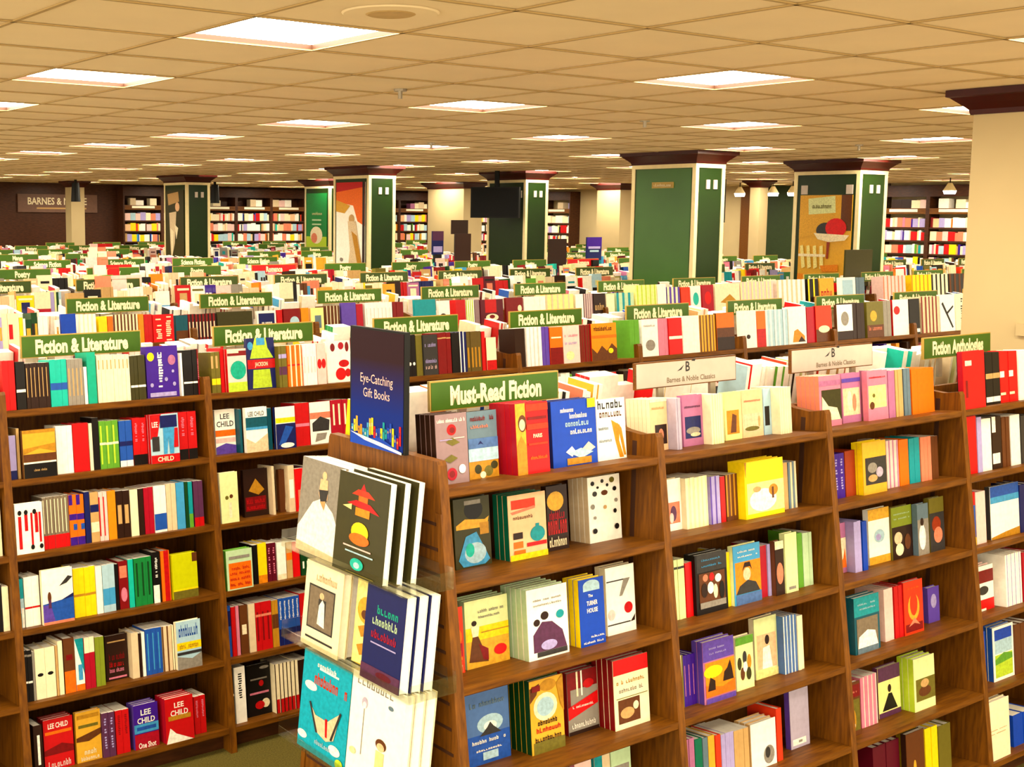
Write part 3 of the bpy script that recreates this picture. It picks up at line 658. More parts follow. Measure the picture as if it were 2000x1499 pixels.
('F1',1,'F',2.952,0.159,0.152,4,0.223,0.023,'white','beige',[('e',0.15,0.9,0.06,0.035,'black'),('e',0.45,0.92,0.05,0.03,'dark grey'),('e',0.75,0.92,0.08,0.045,'olive'),('e',0.3,0.83,0.04,0.02,'black'),('e',0.6,0.85,0.04,0.025,'black'),('e',0.2,0.74,0.07,0.04,'dark grey'),('e',0.5,0.74,0.1,0.04,'brown'),('e',0.82,0.78,0.06,0.035,'black'),('e',0.12,0.55,0.06,0.04,'grey'),('e',0.5,0.52,0.05,0.03,'tan'),('e',0.85,0.6,0.05,0.03,'grey'),('e',0.8,0.44,0.05,0.035,'black'),('e',0.17,0.38,0.04,0.025,'grey'),('e',0.15,0.18,0.07,0.04,'black'),('e',0.83,0.2,0.07,0.045,'black')],'white book with scattered black butterflies','copy stacked behind the white book with scattered black butterflies',1),
('F1',2,'F',2.288,0.123,0.062,1,0.204,0.024,'orange red','dark red',[('e',0.4,0.78,0.35,0.13,'amber'),('e',0.5,0.55,0.4,0.14,'orange'),('r',0.1,0.25,0.9,0.45,'crimson'),('q',0.05,0.2,0.9,0.2,'orange',4),('q',0.05,0.02,0.9,0.15,'salmon',4)],'red book with glowing orange portrait','',1),
('F1',2,'F',2.368,0.135,0.174,3,0.210,0.024,'pale lime','mint',[('r',0,0,1,0.45,'gold'),('r',0,0.4,1,0.6,'yellow'),('e',0.2,0.66,0.06,0.04,'dark brown'),('p',[(0.12,0.62),(0.32,0.62),(0.28,0.46),(0.15,0.46)],'cream'),('p',[(0.15,0.46),(0.28,0.46),(0.5,0.06),(0.05,0.1)],'brown'),('p',[(0.28,0.35),(0.5,0.25),(0.5,0.08),(0.38,0.1)],'dark red'),('e',0.78,0.2,0.15,0.08,'bright red'),('q',0.3,0.8,0.9,0.05,'grey',9),('q',0.3,0.72,0.8,0.04,'grey',7),('r',0.35,0.5,1,0.515,'ochre')],'pale lime and yellow book with woman in brown skirt','copy stacked behind the pale lime and yellow book with woman in brown skirt',1),
('F1',2,'F',2.561,0.065,0.172,5,0.224,0.024,'white','mint',[('p',[(0.12,0.1),(0.95,0.1),(0.85,0.35),(0.6,0.5),(0.35,0.52),(0.12,0.35)],'plum'),('e',0.42,0.6,0.1,0.06,'dark brown'),('e',0.22,0.52,0.08,0.05,'dark brown'),('r',0.2,0.03,0.95,0.1,'dark grey'),('e',0.5,0.18,0.2,0.07,'lavender'),('e',0.8,0.58,0.1,0.06,'teal'),('q',0.15,0.82,0.85,0.03,'grey',9),('q',0.15,0.75,0.85,0.03,'grey',9)],'white book with embracing couple and teal disc','copy stacked behind the white book with embracing couple and teal disc',1),
('F1',2,'F',2.787,0.066,0.112,3,0.218,0.024,'royal blue','yellow',[('e',0.5,0.9,0.33,0.08,'pale blue'),('r',0.17,0.82,0.83,0.9,'pale blue'),('t','The',0.45,0.75,0.055,'white',1),('t','TURNER',0.5,0.64,0.085,'white',0.62),('t','HOUSE',0.5,0.53,0.085,'white',0.75),('q',0.4,0.12,0.95,0.035,'white',5),('q',0.1,0.04,0.9,0.035,'white',8)],'royal blue book with house arch and white title','copy stacked behind the royal blue book with house arch and white title',1),
('F1',2,'F',2.951,0.107,0.135,2,0.227,0.024,'white','cream',[('r',0.02,0.78,0.75,0.8,'dark grey'),('p',[(0.62,0.8),(0.85,0.8),(0.55,0.55),(0.45,0.55)],'grey'),('e',0.75,0.36,0.15,0.085,'red'),('r',0.0,0.14,0.8,0.16,'dark grey'),('p',[(0.8,0.14),(0.98,0.25),(0.95,0.15)],'dark brown'),('e',0.15,0.3,0.12,0.08,'pale pink')],'white book with black scroll lines and red seal','copy stacked behind the white book with black scroll lines and red seal',1),
('F1',3,'F',2.288,0.145,0.050,1,0.206,0.024,'maroon','dark grey',[('r',0,0,1,0.55,'pale pink'),('e',0.3,0.3,0.25,0.15,'maroon'),('r',0,0.55,1,0.75,'plum')],'dark maroon book with pink shape, at the upright','',1),
('F1',3,'F',2.349,0.145,0.176,1,0.244,0.024,'steel blue','navy',[('r',0,0,1,0.38,'blue'),('e',0.55,0.5,0.3,0.12,'pale blue'),('e',0.55,0.47,0.15,0.06,'white'),('p',[(0.3,0.36),(0.8,0.36),(0.62,0.46),(0.55,0.52),(0.48,0.46)],'dark grey'),('q',0.12,0.27,0.9,0.05,'white',9),('q',0.1,0.74,0.9,0.07,'slate',7),('r',0.35,0.05,0.7,0.15,'pale blue'),('q',0.2,0.17,0.8,0.03,'white',7)],'misty blue book with kneeling silhouette','',1),
('F1',3,'F',2.569,0.093,0.141,5,0.234,0.024,'gold','dark green',[('p',[(0.0,0.9),(0.3,0.95),(0.2,0.8),(0.0,0.7)],'brown'),('e',0.55,0.9,0.25,0.08,'ochre'),('e',0.45,0.62,0.36,0.19,'cream'),('e',0.45,0.62,0.26,0.13,'pale blue'),('r',0.05,0.0,1,0.16,'olive'),('q',0.2,0.38,0.8,0.07,'dark brown',5),('q',0.15,0.28,0.9,0.07,'red',5),('q',0.1,0.16,0.9,0.07,'dark brown',7),('p',[(0.8,0.9),(1,1),(1,0.5),(0.9,0.6)],'ochre'),('r',0.05,0.85,0.3,0.93,'dark red')],'gold tree book with round white title disc','copy stacked behind the gold tree book with round white title disc',1),
('F1',3,'F',2.778,0.145,0.136,2,0.206,0.024,'grey','dark red',[('r',0,0.72,1,1,'dark red'),('r',0.0,0.45,0.1,1,'dark red'),('r',0.3,0.6,0.36,1,'cream'),('r',0.45,0.6,0.5,1,'white'),('e',0.7,0.77,0.18,0.075,'red'),('p',[(0,0.25),(1,0.42),(1,0.62),(0,0.45)],'bright red'),('q',0.15,0.42,0.85,0.04,'white',8),('q',0.1,0.1,0.9,0.09,'white',7),('r',0,0,1,0.06,'dark brown')],'grey book with red band and red disc','copy stacked behind the grey book with red band and red disc',1),
('F1',3,'F',2.921,0.075,0.164,4,0.233,0.024,'cream','dark red',[('r',0,0.78,1,1,'bright red'),('q',0.08,0.64,0.9,0.06,'ochre',8),('q',0.08,0.52,0.85,0.06,'grey',8),('r',0.1,0.08,0.72,0.42,'brown'),('e',0.35,0.22,0.2,0.08,'tan'),('e',0.6,0.3,0.08,0.06,'cream'),('r',0.05,0.44,0.95,0.45,'olive')],'cream book with solid red top and brown photograph','copy stacked behind the cream book with solid red top and brown photograph',1),
('F1',4,'F',2.793,0.155,0.075,1,0.225,0.024,'pale pink','pink',[],'pale pink book low at the frame edge','',1),
('F1',4,'F',2.883,0.155,0.072,1,0.213,0.024,'beige','teal',[('r',0,0.3,0.5,1,'teal')],'beige book with teal stripe','',1),
('F1',4,'F',2.960,0.155,0.094,1,0.222,0.024,'mint','mint',[('r',0.1,0.6,0.9,0.7,'grey')],'mint book low beside the upright','',1),
('F2',0,'F',3.246,0.125,0.086,6,0.182,0.018,'peach','cream',[('r',0.25,0.12,0.95,0.5,'dark brown'),('e',0.6,0.3,0.15,0.12,'salmon'),('r',0,0.94,1,1,'cream'),('q',0.1,0.8,0.9,0.05,'tan',7)],'peach classic with dark picture','copy stacked behind the peach classic with dark picture',1),
('F2',0,'S',3.335,0.085,0.027,3,0.182,0.130,'lavender grey','lavender grey',[],'one of three matching lavender grey spines, top shelf, first classics bookcase','',0),
('F2',0,'F',3.413,0.125,0.106,1,0.182,0.024,'mauve','mauve',[('r',0.1,0.15,0.9,0.58,'navy'),('e',0.5,0.3,0.35,0.07,'grey'),('e',0.6,0.22,0.25,0.04,'beige'),('q',0.1,0.75,0.9,0.05,'plum',7)],'mauve classic with storm picture','',1),
('F2',0,'S',3.520,0.085,0.066,5,0.180,0.130,'cream','cream',[('r',0.5,0,0.9,1,'pale lime')],'one of five matching cream spines, top shelf, first classics bookcase','',0),
('F2',0,'F',3.641,0.125,0.093,1,0.176,0.024,'pale yellow','pale lime',[('r',0.1,0.12,0.85,0.62,'amber'),('p',[(0.3,0.15),(0.65,0.15),(0.7,0.5),(0.45,0.55)],'brown')],'pale yellow classic with orange portrait','',1),
('F2',0,'F',3.739,0.125,0.119,1,0.176,0.024,'peach','cream',[('r',0.05,0.12,0.9,0.5,'beige'),('e',0.45,0.18,0.35,0.05,'olive'),('e',0.8,0.32,0.05,0.12,'tan'),('q',0.1,0.75,0.9,0.05,'salmon',7)],'peach classic with ships at anchor','',1),
('F2',0,'F',3.865,0.125,0.043,1,0.174,0.024,'pale blue','pale blue',[('r',0.1,0.2,0.75,0.62,'black')],'pale blue classic with dark portrait','',1),
('F2',0,'S',3.909,0.085,0.071,5,0.177,0.130,'cream','cream',[('r',0.4,0,0.7,1,'beige')],'one of five cream spines beside pale blue book, top shelf, first classics bookcase','',0),
('F2',1,'F',3.250,0.110,0.105,1,0.182,0.024,'white','cream',[('r',0.3,0.14,0.92,0.55,'salmon'),('e',0.6,0.33,0.15,0.15,'plum'),('e',0.5,0.25,0.1,0.1,'pale pink')],'white classic with small pink painting','',1),
('F2',1,'S',3.356,0.085,0.113,5,0.180,0.130,'cream','cream',[('r',0.6,0,0.9,1,'pale lime')],'one of five matching cream spines, second shelf, first classics bookcase','',0),
('F2',1,'S',3.483,0.085,0.053,2,0.172,0.130,'lavender','lavender',[('r',0,0,0.3,1,'violet')],'one of two matching lavender spines, second shelf, first classics bookcase','',0),
('F2',1,'S',3.539,0.085,0.025,1,0.165,0.130,'red','red',[],'red spine beside lavender book, second shelf, first classics bookcase','',0),
('F2',1,'S',3.567,0.085,0.065,3,0.169,0.130,'brown','brown',[('r',0,0.1,0.4,1,'ochre')],'one of three matching brown spines, second shelf, first classics bookcase','',0),
('F2',1,'F',3.634,0.055,0.221,3,0.207,0.024,'yellow','yellow',[('r',0.05,0.08,1,0.62,'pale yellow'),('e',0.45,0.3,0.35,0.2,'white'),('e',0.72,0.45,0.12,0.1,'ochre'),('r',0.68,0.3,0.73,0.5,'brown'),('e',0.3,0.5,0.1,0.05,'tan'),('p',[(0,1),(0.05,1),(0.02,0.7)],'ochre')],'large yellow classic with tree on white','copy stacked behind the large yellow classic with tree on white',1),
('F2',1,'S',3.899,0.085,0.025,1,0.176,0.130,'tan','tan',[],'tan spine beside yellow book, second shelf, first classics bookcase','',0),
('F2',1,'S',3.926,0.085,0.047,2,0.177,0.130,'slate','slate',[('r',0.5,0,1,1,'beige')],'one of two matching slate spines, second shelf, first classics bookcase','',0),
('F2',2,'F',3.245,0.117,0.017,1,0.183,0.024,'white','cream',[('r',0,0,1,0.3,'grey')],'narrow white book against the upright','',1),
('F2',2,'S',3.264,0.085,0.052,3,0.210,0.130,'pale lime','pale lime',[('r',0,0.84,1,0.88,'dark grey')],'one of three matching pale lime spines, third shelf, first classics bookcase','',1),
('F2',2,'S',3.319,0.085,0.037,2,0.193,0.130,'bright red','bright red',[],'one of two matching bright red spines, third shelf, first classics bookcase','',0),
('F2',2,'F',3.357,0.075,0.167,2,0.212,0.024,'black','black',[('r',0.05,0.7,1,1,'dark grey'),('q',0.2,0.88,0.8,0.035,'sky blue',7),('q',0.2,0.78,0.85,0.035,'sky blue',7),('r',0.1,0.1,0.92,0.68,'brown'),('e',0.3,0.6,0.08,0.06,'salmon'),('e',0.5,0.6,0.08,0.07,'red'),('e',0.7,0.56,0.1,0.07,'white'),('e',0.45,0.42,0.1,0.1,'white'),('e',0.6,0.35,0.07,0.12,'cream'),('e',0.25,0.4,0.1,0.12,'dark brown'),('r',0.1,0.1,0.92,0.2,'grey'),('e',0.8,0.35,0.08,0.15,'black')],'black classic with crowd in red and white','copy stacked behind the black classic with crowd in red and white',1),
('F2',2,'S',3.540,0.085,0.017,1,0.196,0.130,'yellow','yellow',[],'yellow spine beside black book, third shelf, first classics bookcase','',0),
('F2',2,'F',3.558,0.072,0.149,1,0.214,0.024,'sky blue','pale lime',[('r',0.05,0.18,1,0.72,'amber'),('e',0.48,0.5,0.14,0.11,'beige'),('p',[(0.3,0.55),(0.4,0.7),(0.6,0.7),(0.68,0.55),(0.6,0.62),(0.4,0.62)],'dark brown'),('p',[(0.05,0.18),(0.95,0.18),(0.8,0.34),(0.5,0.4),(0.2,0.32)],'dark grey'),('r',0.05,0.0,1,0.17,'steel blue'),('q',0.15,0.88,0.8,0.035,'white',7),('q',0.15,0.8,0.9,0.03,'white',7)],'blue classic with gold portrait of dark haired man','',1),
('F2',2,'S',3.727,0.085,0.038,2,0.191,0.130,'crimson','crimson',[],'one of two matching crimson spines, third shelf, first classics bookcase','',0),
('F2',2,'S',3.768,0.085,0.016,1,0.192,0.130,'lavender','lavender',[],'lavender spine beside crimson book, third shelf, first classics bookcase','',1),
('F2',2,'F',3.786,0.066,0.049,1,0.201,0.024,'dark brown','brown',[('e',0.5,0.4,0.4,0.2,'salmon'),('r',0,0.85,1,1,'cream')],'narrow brown classic with painting','',1),
('F2',2,'F',3.844,0.065,0.070,1,0.222,0.024,'pale lime','pale lime',[('r',0.2,0.05,0.8,0.1,'grey')],'narrow pale green book','',1),
('F2',2,'S',3.945,0.085,0.031,1,0.207,0.130,'leaf green','leaf green',[],'leaf green spine beside pale lime book, third shelf, first classics bookcase','',1),
('F2',2,'S',3.979,0.085,0.055,3,0.204,0.130,'mint','mint',[],'one of three matching mint spines, third shelf, first classics bookcase','',0),
('F2',3,'S',3.195,0.085,0.076,5,0.185,0.130,'olive','olive',[('r',0,0,0.4,1,'cream')],'one of five matching olive spines, fourth shelf, first classics bookcase','',0),
('F2',3,'S',3.274,0.085,0.064,3,0.180,0.130,'purple','purple',[('r',0.3,0.2,0.5,0.8,'mauve')],'one of three matching purple spines, fourth shelf, first classics bookcase','',1),
('F2',3,'F',3.339,0.055,0.164,2,0.217,0.024,'mauve','violet',[('r',0,0.68,1,1,'violet'),('q',0.2,0.86,0.7,0.035,'lavender',7),('q',0.2,0.78,0.75,0.035,'lavender',7),('r',0.05,0.1,1,0.66,'amber'),('e',0.3,0.5,0.3,0.1,'yellow'),('p',[(0.05,0.1),(1,0.1),(1,0.3),(0.6,0.22),(0.05,0.3)],'orange'),('p',[(0.6,0.3),(0.95,0.3),(0.9,0.5),(0.85,0.62),(0.75,0.5),(0.65,0.45)],'dark brown'),('p',[(0.1,0.2),(0.35,0.2),(0.35,0.35),(0.2,0.42)],'dark brown'),('r',0.05,0.0,1,0.08,'violet')],'purple classic with camels at sunset','copy stacked behind the purple classic with camels at sunset',1),
('F2',3,'F',3.539,0.077,0.097,1,0.192,0.024,'pale lime','cream',[('e',0.2,0.5,0.12,0.12,'dark olive'),('e',0.5,0.6,0.12,0.12,'dark grey'),('e',0.75,0.5,0.12,0.14,'ochre'),('e',0.35,0.3,0.12,0.12,'brown'),('e',0.7,0.28,0.14,0.12,'dark olive'),('e',0.5,0.42,0.12,0.1,'white'),('r',0,0.85,1,1,'leaf green')],'pale lime classic with crowd of dancers','',1),
('F2',3,'F',3.695,0.116,0.130,1,0.224,0.024,'pale lime','cream',[('r',0.1,0.15,0.95,0.72,'peach'),('e',0.55,0.62,0.1,0.08,'dark brown'),('p',[(0.35,0.5),(0.65,0.52),(0.75,0.15),(0.3,0.15)],'white'),('p',[(0.0,0.0),(1,0.0),(1,0.12),(0,0.16)],'pale yellow')],'cream classic with seated woman on peach','',1),
('F2',3,'S',3.826,0.085,0.078,4,0.216,0.130,'steel blue','steel blue',[('r',0,0,0.3,1,'white')],'one of four matching steel blue spines, fourth shelf, first classics bookcase','',1),
('F2',3,'S',3.907,0.085,0.037,2,0.206,0.130,'cream','cream',[],'one of two matching cream spines, fourth shelf, first classics bookcase','',0),
('F2',4,'S',3.174,0.085,0.068,3,0.209,0.130,'dark olive','dark olive',[('r',0,0,0.3,1,'cream')],'one of three matching dark olive spines, fifth shelf, first classics bookcase','',1),
('F2',4,'S',3.244,0.085,0.053,2,0.196,0.130,'mauve','mauve',[],'one of two matching mauve spines, fifth shelf, first classics bookcase','',1),
('F2',4,'S',3.300,0.085,0.037,1,0.186,0.130,'emerald','emerald',[],'emerald spine beside mauve book, fifth shelf, first classics bookcase','',1),
('F2',4,'S',3.340,0.085,0.027,1,0.181,0.130,'slate','slate',[],'slate spine beside emerald book, fifth shelf, first classics bookcase','',1),
('F2',4,'S',3.370,0.085,0.033,1,0.181,0.130,'gold','gold',[],'gold spine beside slate book, fifth shelf, first classics bookcase','',1),
('F2',4,'S',3.408,0.085,0.027,1,0.175,0.130,'orange red','orange red',[],'orange red spine beside gold book, fifth shelf, first classics bookcase','',1),
('F2',4,'S',3.438,0.085,0.067,3,0.172,0.130,'lavender','lavender',[],'one of three matching lavender spines, fifth shelf, first classics bookcase','',0),
('F2',4,'S',3.508,0.085,0.079,3,0.167,0.130,'tan','tan',[],'one of three matching tan spines, fifth shelf, first classics bookcase','',0),
('F2',4,'F',3.594,0.082,0.140,3,0.170,0.024,'white','tan',[('e',0.7,0.25,0.22,0.2,'grey'),('e',0.65,0.3,0.1,0.12,'dark grey')],'white classic with grey engraving','copy stacked behind the white classic with grey engraving',1),
('F2',4,'S',3.745,0.085,0.030,1,0.195,0.130,'orange red','orange red',[],'orange red spine beside white book, fifth shelf, first classics bookcase','',1),
('F2',4,'F',3.878,0.125,0.113,1,0.232,0.024,'lavender grey','violet',[('r',0.1,0.05,0.8,0.15,'white'),('r',0.4,0.08,0.6,0.12,'grey')],'lavender grey book with pale label','',1),
('F3',0,'F',4.175,0.102,0.139,5,0.200,0.020,'pink','salmon',[('r',0.1,0.12,1,0.72,'dark olive'),('p',[(0.1,0.12),(0.95,0.12),(0.8,0.35),(0.4,0.4),(0.12,0.6)],'cream'),('r',0,0.8,1,0.9,'mauve')],'pink classic with woman in white','copy stacked behind the pink classic with woman in white',1),
('F3',0,'F',4.346,0.119,0.124,1,0.198,0.024,'mauve','mauve',[('r',0.05,0.15,0.95,0.7,'beige'),('e',0.4,0.45,0.12,0.2,'cream'),('e',0.65,0.4,0.1,0.18,'salmon'),('r',0,0.82,1,0.9,'violet')],'mauve classic with two pale figures','',1),
('F3',0,'F',4.472,0.088,0.138,1,0.200,0.024,'pink','pink',[('r',0.05,0.25,0.92,0.7,'pale yellow'),('e',0.3,0.5,0.07,0.04,'olive'),('e',0.2,0.3,0.12,0.08,'brown'),('q',0.1,0.85,0.9,0.04,'red',7)],'pink classic with empty bench painting','',1),
('F3',0,'S',4.613,0.085,0.047,3,0.195,0.130,'mauve','mauve',[],'one of three matching mauve spines, top shelf, second classics bookcase','',0),
('F3',0,'S',4.664,0.085,0.055,3,0.196,0.130,'tan','tan',[],'one of three matching tan spines, top shelf, second classics bookcase','',0),
('F3',0,'S',4.726,0.085,0.045,2,0.196,0.130,'slate','slate',[],'one of two matching slate spines, top shelf, second classics bookcase','',0),
('F3',0,'S',4.779,0.085,0.168,4,0.189,0.130,'orange','orange',[],'one of four matching orange spines, top shelf, second classics bookcase','',1),
('F3',1,'S',4.207,0.085,0.070,2,0.177,0.130,'purple','purple',[('q',0.3,0.2,0.7,0.7,'lavender',1)],'one of two matching purple spines, second shelf, second classics bookcase','',1),
('F3',1,'S',4.284,0.085,0.068,2,0.181,0.130,'rust','rust',[],'one of two matching rust spines, second shelf, second classics bookcase','',1),
('F3',1,'F',4.353,0.055,0.157,2,0.207,0.024,'gold','yellow',[('r',0.1,0.18,1,0.7,'dark grey'),('e',0.4,0.5,0.2,0.1,'grey'),('e',0.7,0.4,0.15,0.1,'lavender grey'),('e',0.4,0.3,0.2,0.07,'tan')],'gold classic with black and white crowd drawing','copy stacked behind the gold classic with black and white crowd drawing',1),
('F3',1,'S',4.561,0.085,0.083,3,0.194,0.130,'pale pink','pale pink',[('r',0.6,0,0.9,1,'mauve')],'one of three matching pale pink spines, second shelf, second classics bookcase','',0),
('F3',1,'S',4.651,0.085,0.070,2,0.190,0.130,'orange','orange',[],'one of two matching orange spines, second shelf, second classics bookcase','',1),
('F3',1,'S',4.725,0.085,0.075,2,0.189,0.130,'teal','teal',[],'one of two matching teal spines, second shelf, second classics bookcase','',1),
('F3',1,'S',4.807,0.085,0.076,3,0.185,0.130,'salmon','salmon',[],'one of three matching salmon spines, second shelf, second classics bookcase','',0),
('F3',1,'S',4.887,0.085,0.050,2,0.182,0.130,'brown','brown',[],'one of two matching brown spines, second shelf, second classics bookcase','',0),
('F3',2,'F',4.223,0.125,0.082,1,0.198,0.024,'mauve','mauve',[('r',0.05,0.1,1,0.7,'cream'),('p',[(0.3,0.1),(1,0.1),(0.9,0.5),(0.75,0.3)],'orange'),('r',0,0.0,1,0.08,'mauve')],'mauve and white classic with orange figure','',1),
('F3',2,'S',4.307,0.085,0.046,2,0.203,0.130,'lavender','lavender',[],'one of two matching lavender spines, third shelf, second classics bookcase','',1),
('F3',2,'S',4.360,0.085,0.031,1,0.196,0.130,'royal blue','royal blue',[],'royal blue spine beside lavender book, third shelf, second classics bookcase','',1),
('F3',2,'F',4.459,0.125,0.145,1,0.224,0.024,'white','white',[('r',0,0.8,1,1,'gold'),('r',0,0,1,0.14,'gold'),('e',0.5,0.5,0.25,0.12,'pale blue'),('e',0.45,0.48,0.12,0.06,'lavender')],'white book with yellow top and bottom bands','',1),
('F3',2,'F',4.605,0.115,0.143,1,0.215,0.024,'olive green','olive',[('r',0,0.0,1,0.62,'dark brown'),('e',0.3,0.4,0.2,0.12,'beige'),('e',0.35,0.18,0.2,0.12,'cream'),('q',0.1,0.85,0.9,0.035,'mint',7),('q',0.1,0.76,0.9,0.035,'mint',7),('e',0.75,0.3,0.15,0.15,'brown')],'olive green classic with dark family painting','',1),
('F3',2,'F',4.750,0.090,0.080,1,0.213,0.024,'slate','slate',[('r',0,0.0,1,0.7,'grey'),('e',0.4,0.35,0.3,0.25,'white'),('e',0.4,0.65,0.15,0.08,'dark brown')],'slate classic with white gowned figure','',1),
('F3',2,'F',4.844,0.093,0.108,1,0.226,0.024,'olive','olive',[('r',0,0.0,1,0.72,'dark grey'),('e',0.45,0.5,0.3,0.15,'rust'),('e',0.55,0.3,0.3,0.15,'salmon')],'olive classic with reddish portrait','',1),
('F3',3,'S',4.143,0.085,0.043,2,0.192,0.130,'amber','amber',[],'one of two matching amber spines, fourth shelf, second classics bookcase','',0),
('F3',3,'S',4.192,0.085,0.025,2,0.191,0.130,'slate','slate',[],'one of two matching slate spines, fourth shelf, second classics bookcase','',0),
('F3',3,'F',4.219,0.055,0.165,2,0.221,0.024,'dark teal','dark teal',[('r',0,0.66,1,1,'teal'),('q',0.15,0.85,0.85,0.035,'pale blue',7),('q',0.15,0.77,0.85,0.035,'pale blue',7),('r',0.08,0.08,0.92,0.62,'grey brown'),('p',[(0.1,0.1),(0.9,0.1),(0.8,0.35),(0.5,0.4),(0.15,0.3)],'white'),('r',0.08,0.0,0.92,0.1,'slate')],'dark teal classic with woman in white cap','copy stacked behind the dark teal classic with woman in white cap',1),
('F3',3,'S',4.466,0.085,0.064,2,0.213,0.130,'pale pink','pale pink',[],'one of two matching pale pink spines, fourth shelf, second classics bookcase','',1),
('F3',3,'S',4.537,0.085,0.056,2,0.214,0.130,'red','red',[],'one of two matching red spines, fourth shelf, second classics bookcase','',1),
('F3',3,'F',4.595,0.080,0.135,1,0.218,0.024,'orange red','red',[('e',0.5,0.5,0.3,0.25,'gold'),('e',0.5,0.56,0.2,0.22,'orange red'),('r',0.05,0.05,0.95,0.2,'dark red'),('p',[(0.2,0.15),(0.5,0.3),(0.8,0.15),(0.5,0.2)],'salmon'),('q',0.2,0.85,0.8,0.04,'orange',7)],'orange red classic with gold wreath','',1),
('F3',3,'F',4.840,0.125,0.085,1,0.149,0.024,'violet','violet',[('e',0.5,0.6,0.25,0.2,'lavender')],'small violet book standing alone','',1),
('F3',4,'F',4.095,0.055,0.122,1,0.210,0.024,'brown','dark red',[('r',0,0.72,1,0.95,'dark red'),('q',0.15,0.8,0.85,0.04,'salmon',7),('r',0.05,0.1,0.95,0.68,'olive'),('e',0.6,0.3,0.15,0.2,'ochre'),('e',0.4,0.2,0.3,0.08,'beige')],'brown classic with red title strip and still life','',1),
('F3',4,'S',4.270,0.085,0.106,4,0.201,0.130,'pink','pink',[('r',0.7,0,1,1,'pale pink')],'one of four matching pink spines, fifth shelf, second classics bookcase','',0),
('F3',4,'F',4.414,0.105,0.150,1,0.202,0.024,'pale yellow','plum',[('r',0,0.72,1,1,'plum'),('p',[(0.15,0.12),(0.85,0.12),(0.6,0.45),(0.45,0.45)],'black'),('e',0.5,0.55,0.08,0.08,'dark brown'),('r',0,0.0,1,0.1,'plum')],'cream classic with woman in black dress','',1),
('F3',4,'F',4.584,0.055,0.148,3,0.215,0.024,'pale lime','lime',[('r',0.08,0.18,1,0.6,'olive'),('e',0.5,0.35,0.3,0.1,'brown'),('e',0.5,0.5,0.2,0.08,'tan')],'pale lime classic with sepia house painting','copy stacked behind the pale lime classic with sepia house painting',1),
('F3',5,'S',4.117,0.085,0.063,1,0.227,0.130,'red','red',[],'red spine beside upright, bottom shelf, second classics bookcase','',1),
('F3',5,'S',4.312,0.085,0.179,4,0.220,0.130,'maroon','maroon',[],'one of four matching maroon spines, bottom shelf, second classics bookcase','',1),
('F3',5,'F',4.492,0.055,0.124,1,0.236,0.024,'brown','dark brown',[('e',0.45,0.4,0.08,0.12,'gold')],'brown classic with small flame, bottom shelf','',1),
('F3',5,'S',4.677,0.085,0.087,2,0.210,0.130,'yellow','yellow',[],'one of two matching yellow spines, bottom shelf, second classics bookcase','',1),
('F3',5,'S',4.771,0.085,0.093,2,0.199,0.130,'olive','olive',[],'one of two matching olive spines, bottom shelf, second classics bookcase','',1),
('F4',0,'F',5.040,0.010,0.170,1,0.246,0.024,'red','crimson',[('r',0.1,0.75,0.4,0.84,'pale pink'),('r',0.1,0.2,0.2,0.5,'dark red')],'tall red anthology with pale emblem','',1),
('F4',0,'S',5.273,0.040,0.114,2,0.228,0.130,'black','black',[('r',0,0.05,1,0.15,'white'),('r',0,0.5,1,0.6,'tan')],'one of two matching black spines, top shelf, anthologies bookcase','',1),
('F4',0,'S',5.396,0.040,0.143,2,0.226,0.130,'bright red','bright red',[('r',0,0.5,0.5,0.62,'white'),('r',0,0.15,0.6,0.2,'cream')],'one of two matching bright red spines, top shelf, anthologies bookcase','',1),
('F4',0,'S',5.548,0.040,0.125,2,0.224,0.130,'white','white',[],'one of two matching white spines, top shelf, anthologies bookcase','',1),
('F4',1,'S',5.065,0.040,0.097,1,0.248,0.130,'bright red','bright red',[],'bright red spine beside upright, second shelf, anthologies bookcase','',1),
('F4',1,'S',5.166,0.040,0.037,1,0.239,0.130,'lavender','lavender',[],'lavender spine beside bright red book, second shelf, anthologies bookcase','',1),
('F4',1,'S',5.207,0.040,0.075,1,0.227,0.130,'white','white',[],'white spine beside lavender book, second shelf, anthologies bookcase','',1),
('F4',1,'S',5.290,0.040,0.076,1,0.230,0.130,'dark brown','dark brown',[('r',0,0.1,0.8,0.3,'white'),('r',0,0.7,0.4,1,'white')],'dark brown spine beside white book, second shelf, anthologies bookcase','',1),
('F4',1,'S',5.371,0.040,0.060,2,0.223,0.130,'brown','brown',[],'one of two matching brown spines, second shelf, anthologies bookcase','',0),
('F4',1,'S',5.440,0.040,0.079,1,0.224,0.130,'white','white',[],'white spine beside brown book, second shelf, anthologies bookcase','',1),
('F4',1,'S',5.527,0.040,0.103,2,0.217,0.130,'dark grey','dark grey',[],'one of two matching dark grey spines, second shelf, anthologies bookcase','',1),
('F4',2,'S',5.041,0.040,0.064,1,0.230,0.130,'blue','blue',[('r',0,0.75,1,1,'bright red'),('r',0,0.0,1,0.15,'yellow')],'blue spine beside upright, third shelf, anthologies bookcase','',1),
('F4',2,'S',5.110,0.040,0.078,2,0.226,0.130,'pale pink','pale pink',[],'one of two matching pale pink spines, third shelf, anthologies bookcase','',1),
('F4',2,'F',5.240,0.048,0.235,1,0.230,0.024,'white','dark grey',[('r',0,0.78,1,1,'blue'),('r',0,0.68,1,0.8,'sky blue'),('p',[(0,0),(1,0),(1,0.14),(0.5,0.1),(0,0.04)],'ochre')],'white book with blue sky and sand','',1),
('F4',2,'S',5.477,0.040,0.107,2,0.214,0.130,'navy','navy',[],'one of two matching navy spines, third shelf, anthologies bookcase','',1),
